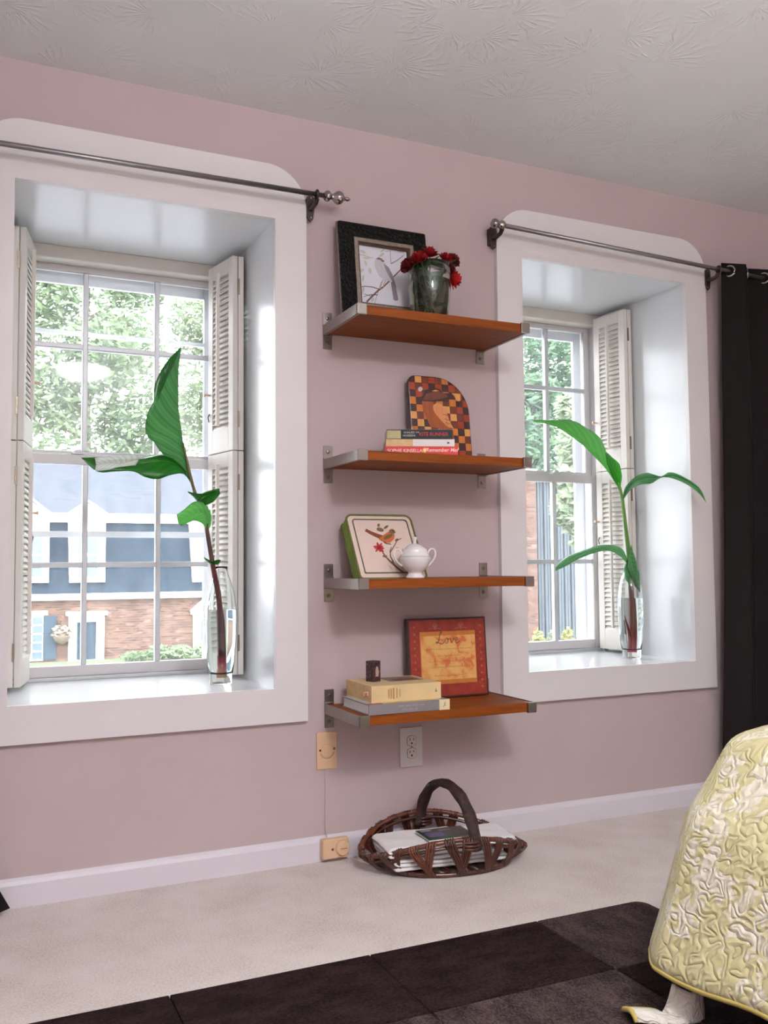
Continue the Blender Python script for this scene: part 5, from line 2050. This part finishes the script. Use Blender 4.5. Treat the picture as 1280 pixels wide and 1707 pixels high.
def build_basket_contents():
    towel('wide white towel folded flat across the bottom of the basket', BC.x - .205, BC.x + .185, BC.y - .098, BC.y + .100, .020, 3, .012, R(-6), 1)
    towel('white towel folded thick lying under the booklet', BC.x - .220, BC.x + .060, BC.y - .090, BC.y + .085, .060, 3, .011, R(-7), 2)
    towel('small white towel folded at the basket end nearer the curtain', BC.x + .070, BC.x + .225, BC.y - .110, BC.y + .060, .060, 3, .0095, R(-8), 3)
    p = at(742, 1391, Z=.098)
    b = thing('garden_booklet', 'dark green edged booklet lying on the towels under the basket handle', 'booklet', (p.x, p.y, .0985), (0, 0, R(-4)))
    hx, hy = .078, .054
    mt = Matrix.Identity(4)
    MB().box(-hx, hx, -hy, hy, 0, .004).build('pages', 'white_pages', b)
    MB().box(-hx - .001, hx + .001, -hy - .001, hy + .001, .004, .0048).build('cover', flat_mat((40, 84, 38), .3), b)
    MB().box(-hx + .004, hx - .004, -hy + .018, hy - .004, .0048, .0052).build('cover_photo', flat_mat((46, 38, 40), .3), b)
    MB().box(-hx + .01, -.008, -hy + .022, hy - .04, .0052, .0055).build('photo_flowers', flat_mat((86, 80, 128), .3), b)
    MB().box(-hx + .01, -hx + .045, hy - .022, hy - .006, .0052, .0055).build('photo_sky', flat_mat((150, 170, 176), .3), b)
    MB().box(-.01, .03, hy - .03, hy - .016, .0052, .0055).build('photo_highlight', flat_mat((120, 120, 126), .3), b)


build_basket()
build_basket_contents()


# ------------------------------------------------------------------ rug of carpet tiles
def build_rug():
    xs = [-.58, -.10, .382, .862, 1.343, 1.69]
    ys = [-.745, -1.066, -1.54, -2.02, -2.50]
    t = thing('tile_rug', 'dark brown rug made of square carpet tiles beside the bed', 'rug', (0, 0, .0005))
    g = .0012
    for i in range(5):
        for k in range(4):
            x0, x1, y1, y0 = xs[i] + g, xs[i + 1] - g, ys[k] - g, ys[k + 1] + g
            mt = 'rug_b' if (i == 4 and k == 0) or (k == 1 and i < 4) or (k > 1 and (i + k) % 2) else 'rug_a'
            mb = MB()
            pl = rrect(x0, x1, y0, y1, 0, 0, .035 if (i == 4 and k == 0) else .004, .004, 6)
            n = len(pl)
            mb.v = [Vector((x, y, 0)) for x, y in pl] + [Vector((x, y, .009)) for x, y in pl]
            mb.f = [[n + q for q in range(n)], [q for q in reversed(range(n))]] + [[q, (q + 1) % n, n + (q + 1) % n, n + q] for q in range(n)]
            mb.build('carpet_tile', mt, t, bevel=.002)


build_rug()


# ------------------------------------------------------------------ bed with quilt
def build_bed():
    X0, X1, Y0, Y1 = 1.56, 3.55, -2.86, -1.285
    t = thing('bed', 'bed with a dark base standing under the green quilt', 'bed', (X0, Y0, .010))
    W, D = X1 - X0, Y1 - Y0
    MB().box(0, W, 0, D, .06, .25).build('base', 'black', t, bevel=.01)
    MB().box(0, W, 0, D, .25, .505).build('mattress', 'towel', t, bevel=.05, seg=4)
    for x in (.06, W - .06):
        for y in (.06, D - .06):
            MB().tube([(x, y, 0), (x, y, .062)], .03, 12).build('leg', 'black', t)
    q_ = thing('quilt', 'pale green quilt with white flowers draped over the bed', 'quilt', (X0, Y0, 0))
    x0, x1, y0, y1 = -.03, W + .03, -.03, D + .03
    rad = .06
    NS = 14

    def perim(x0, x1, y0, y1, rad):
        per = []

        def seg(a, b, nrm, k):
            for i in range(k):
                f = i / k
                per.append(((a[0] + (b[0] - a[0]) * f, a[1] + (b[1] - a[1]) * f), nrm))

        def arc(cx, cy, a0):
            for i in range(NS):
                q = R(a0 + 90 * i / NS)
                per.append(((cx + rad * math.cos(q), cy + rad * math.sin(q)), (math.cos(q), math.sin(q))))
        arc(x0 + rad, y1 - rad, 90)
        seg((x0, y1 - rad), (x0, y0 + rad), (-1, 0), 60)
        arc(x0 + rad, y0 + rad, 180)
        seg((x0 + rad, y0), (x1 - rad, y0), (0, -1), 46)
        arc(x1 - rad, y0 + rad, 270)
        seg((x1, y0 + rad), (x1, y1 - rad), (1, 0), 30)
        arc(x1 - rad, y1 - rad, 0)
        seg((x1 - rad, y1), (x0 + rad, y1), (0, 1), 46)
        return per
    per = perim(x0, x1, y0, y1, rad)
    cx, cy = (x0 + x1) / 2, (y0 + y1) / 2
    ZT = .560
    prof = [(0, 0), (.022, .008), (.045, .028), (.085, .085), (.118, .125), (.150, .172), (.186, .27), (.220, .366), (.246, .430), (.250, .446)]
    rows, uv = [], []
    for s_ in (.01, .3, .6, .8, .92, .97):
        r_, u_ = [], []
        for (px, py), nn in per:
            x, y = cx + (px - cx) * s_, cy + (py - cy) * s_
            z = ZT + .012 * noise.noise(Vector((x * 5, y * 5, 3))) + .014 * (1 - s_ ** 4)
            r_.append((x, y, z))
            u_.append((x, y))
        rows.append(r_)
        uv.append(u_)
    npf = 34
    pr = resample([Vector((a, b, 0)) for a, b in prof], npf)
    hem = None
    for k, p in enumerate(pr):
        d = p.y
        f = k / (npf - 1)
        r_, u_ = [], []
        per2 = perim(x0 - p.x, x1 + p.x * .2, y0 - p.x * .25, y1 + p.x * .12, rad)
        for i, ((px, py), nn) in enumerate(per2):
            o = 0
            wv = .005 * f * math.sin(i * .42 + 1.3) + .004 * f * math.sin(i * .17)
            o += wv
            x, y = px + nn[0] * o, py + nn[1] * o
            z = ZT - d + .008 * f * math.sin(i * .3) + .012 * noise.noise(Vector((px * 5, py * 5, 3))) * (1 - f)
            z += .006 * noise.noise(Vector((x * 9, y * 9, z * 11))) 
            r_.append((x, y, z))
            u_.append((per[i][0][0] + nn[0] * d * 1.15, per[i][0][1] + nn[1] * d * 1.15))
        rows.append(r_)
        uv.append(u_)
        hem = r_
    MB().grid(rows, uv, closed=True).build('cloth', 'quilt', q_, smooth=True, solid=.010)
    MB().ring([Vector(p) for p in hem], .0065, 8).build('binding', 'binding', q_, smooth=True)
    # corner of the quilt turned up on the carpet, pale side showing
    T = Vector((X0, Y0, 0))
    A = [at(1122, 1640, Y=-1.30), at(1114, 1668, Y=-1.30), at(1103, 1690, Y=-1.30), at(1088, 1697, Y=-1.275), at(1040, 1693, Y=-1.245)]
    B = [at(1168, 1650, Y=-1.34), at(1172, 1690, Y=-1.345), at(1166, 1730, Y=-1.35), at(1130, 1745, Y=-1.345), at(1062, 1718, Y=-1.30)]
    A, B = resample(A, 18), resample(B, 18)
    rows, uv = [], []
    for i in range(18):
        r_, u_ = [], []
        for k in range(9):
            f = k / 8
            p = A[i].lerp(B[i], f) + Vector((-.012, -.024, 0)) * math.sin(PI * f) * (1 - i / 17 * .6)
            p.z = max(p.z, .018) + .014 * math.sin(PI * f) * (i / 17)
            r_.append(p - T)
            u_.append((i * .012, f * .12))
        rows.append(r_)
        uv.append(u_)
    cf = MB().grid(rows, uv).build('turned_corner', 'quilt_back', q_, smooth=True, solid=.008)
    edge = [Vector(r_[0]) for r_ in rows[8:]] + [Vector(p) for p in rows[-1]]
    MB().tube(edge, .0055, 8).build('corner_binding', 'binding', q_, smooth=True)


build_bed()
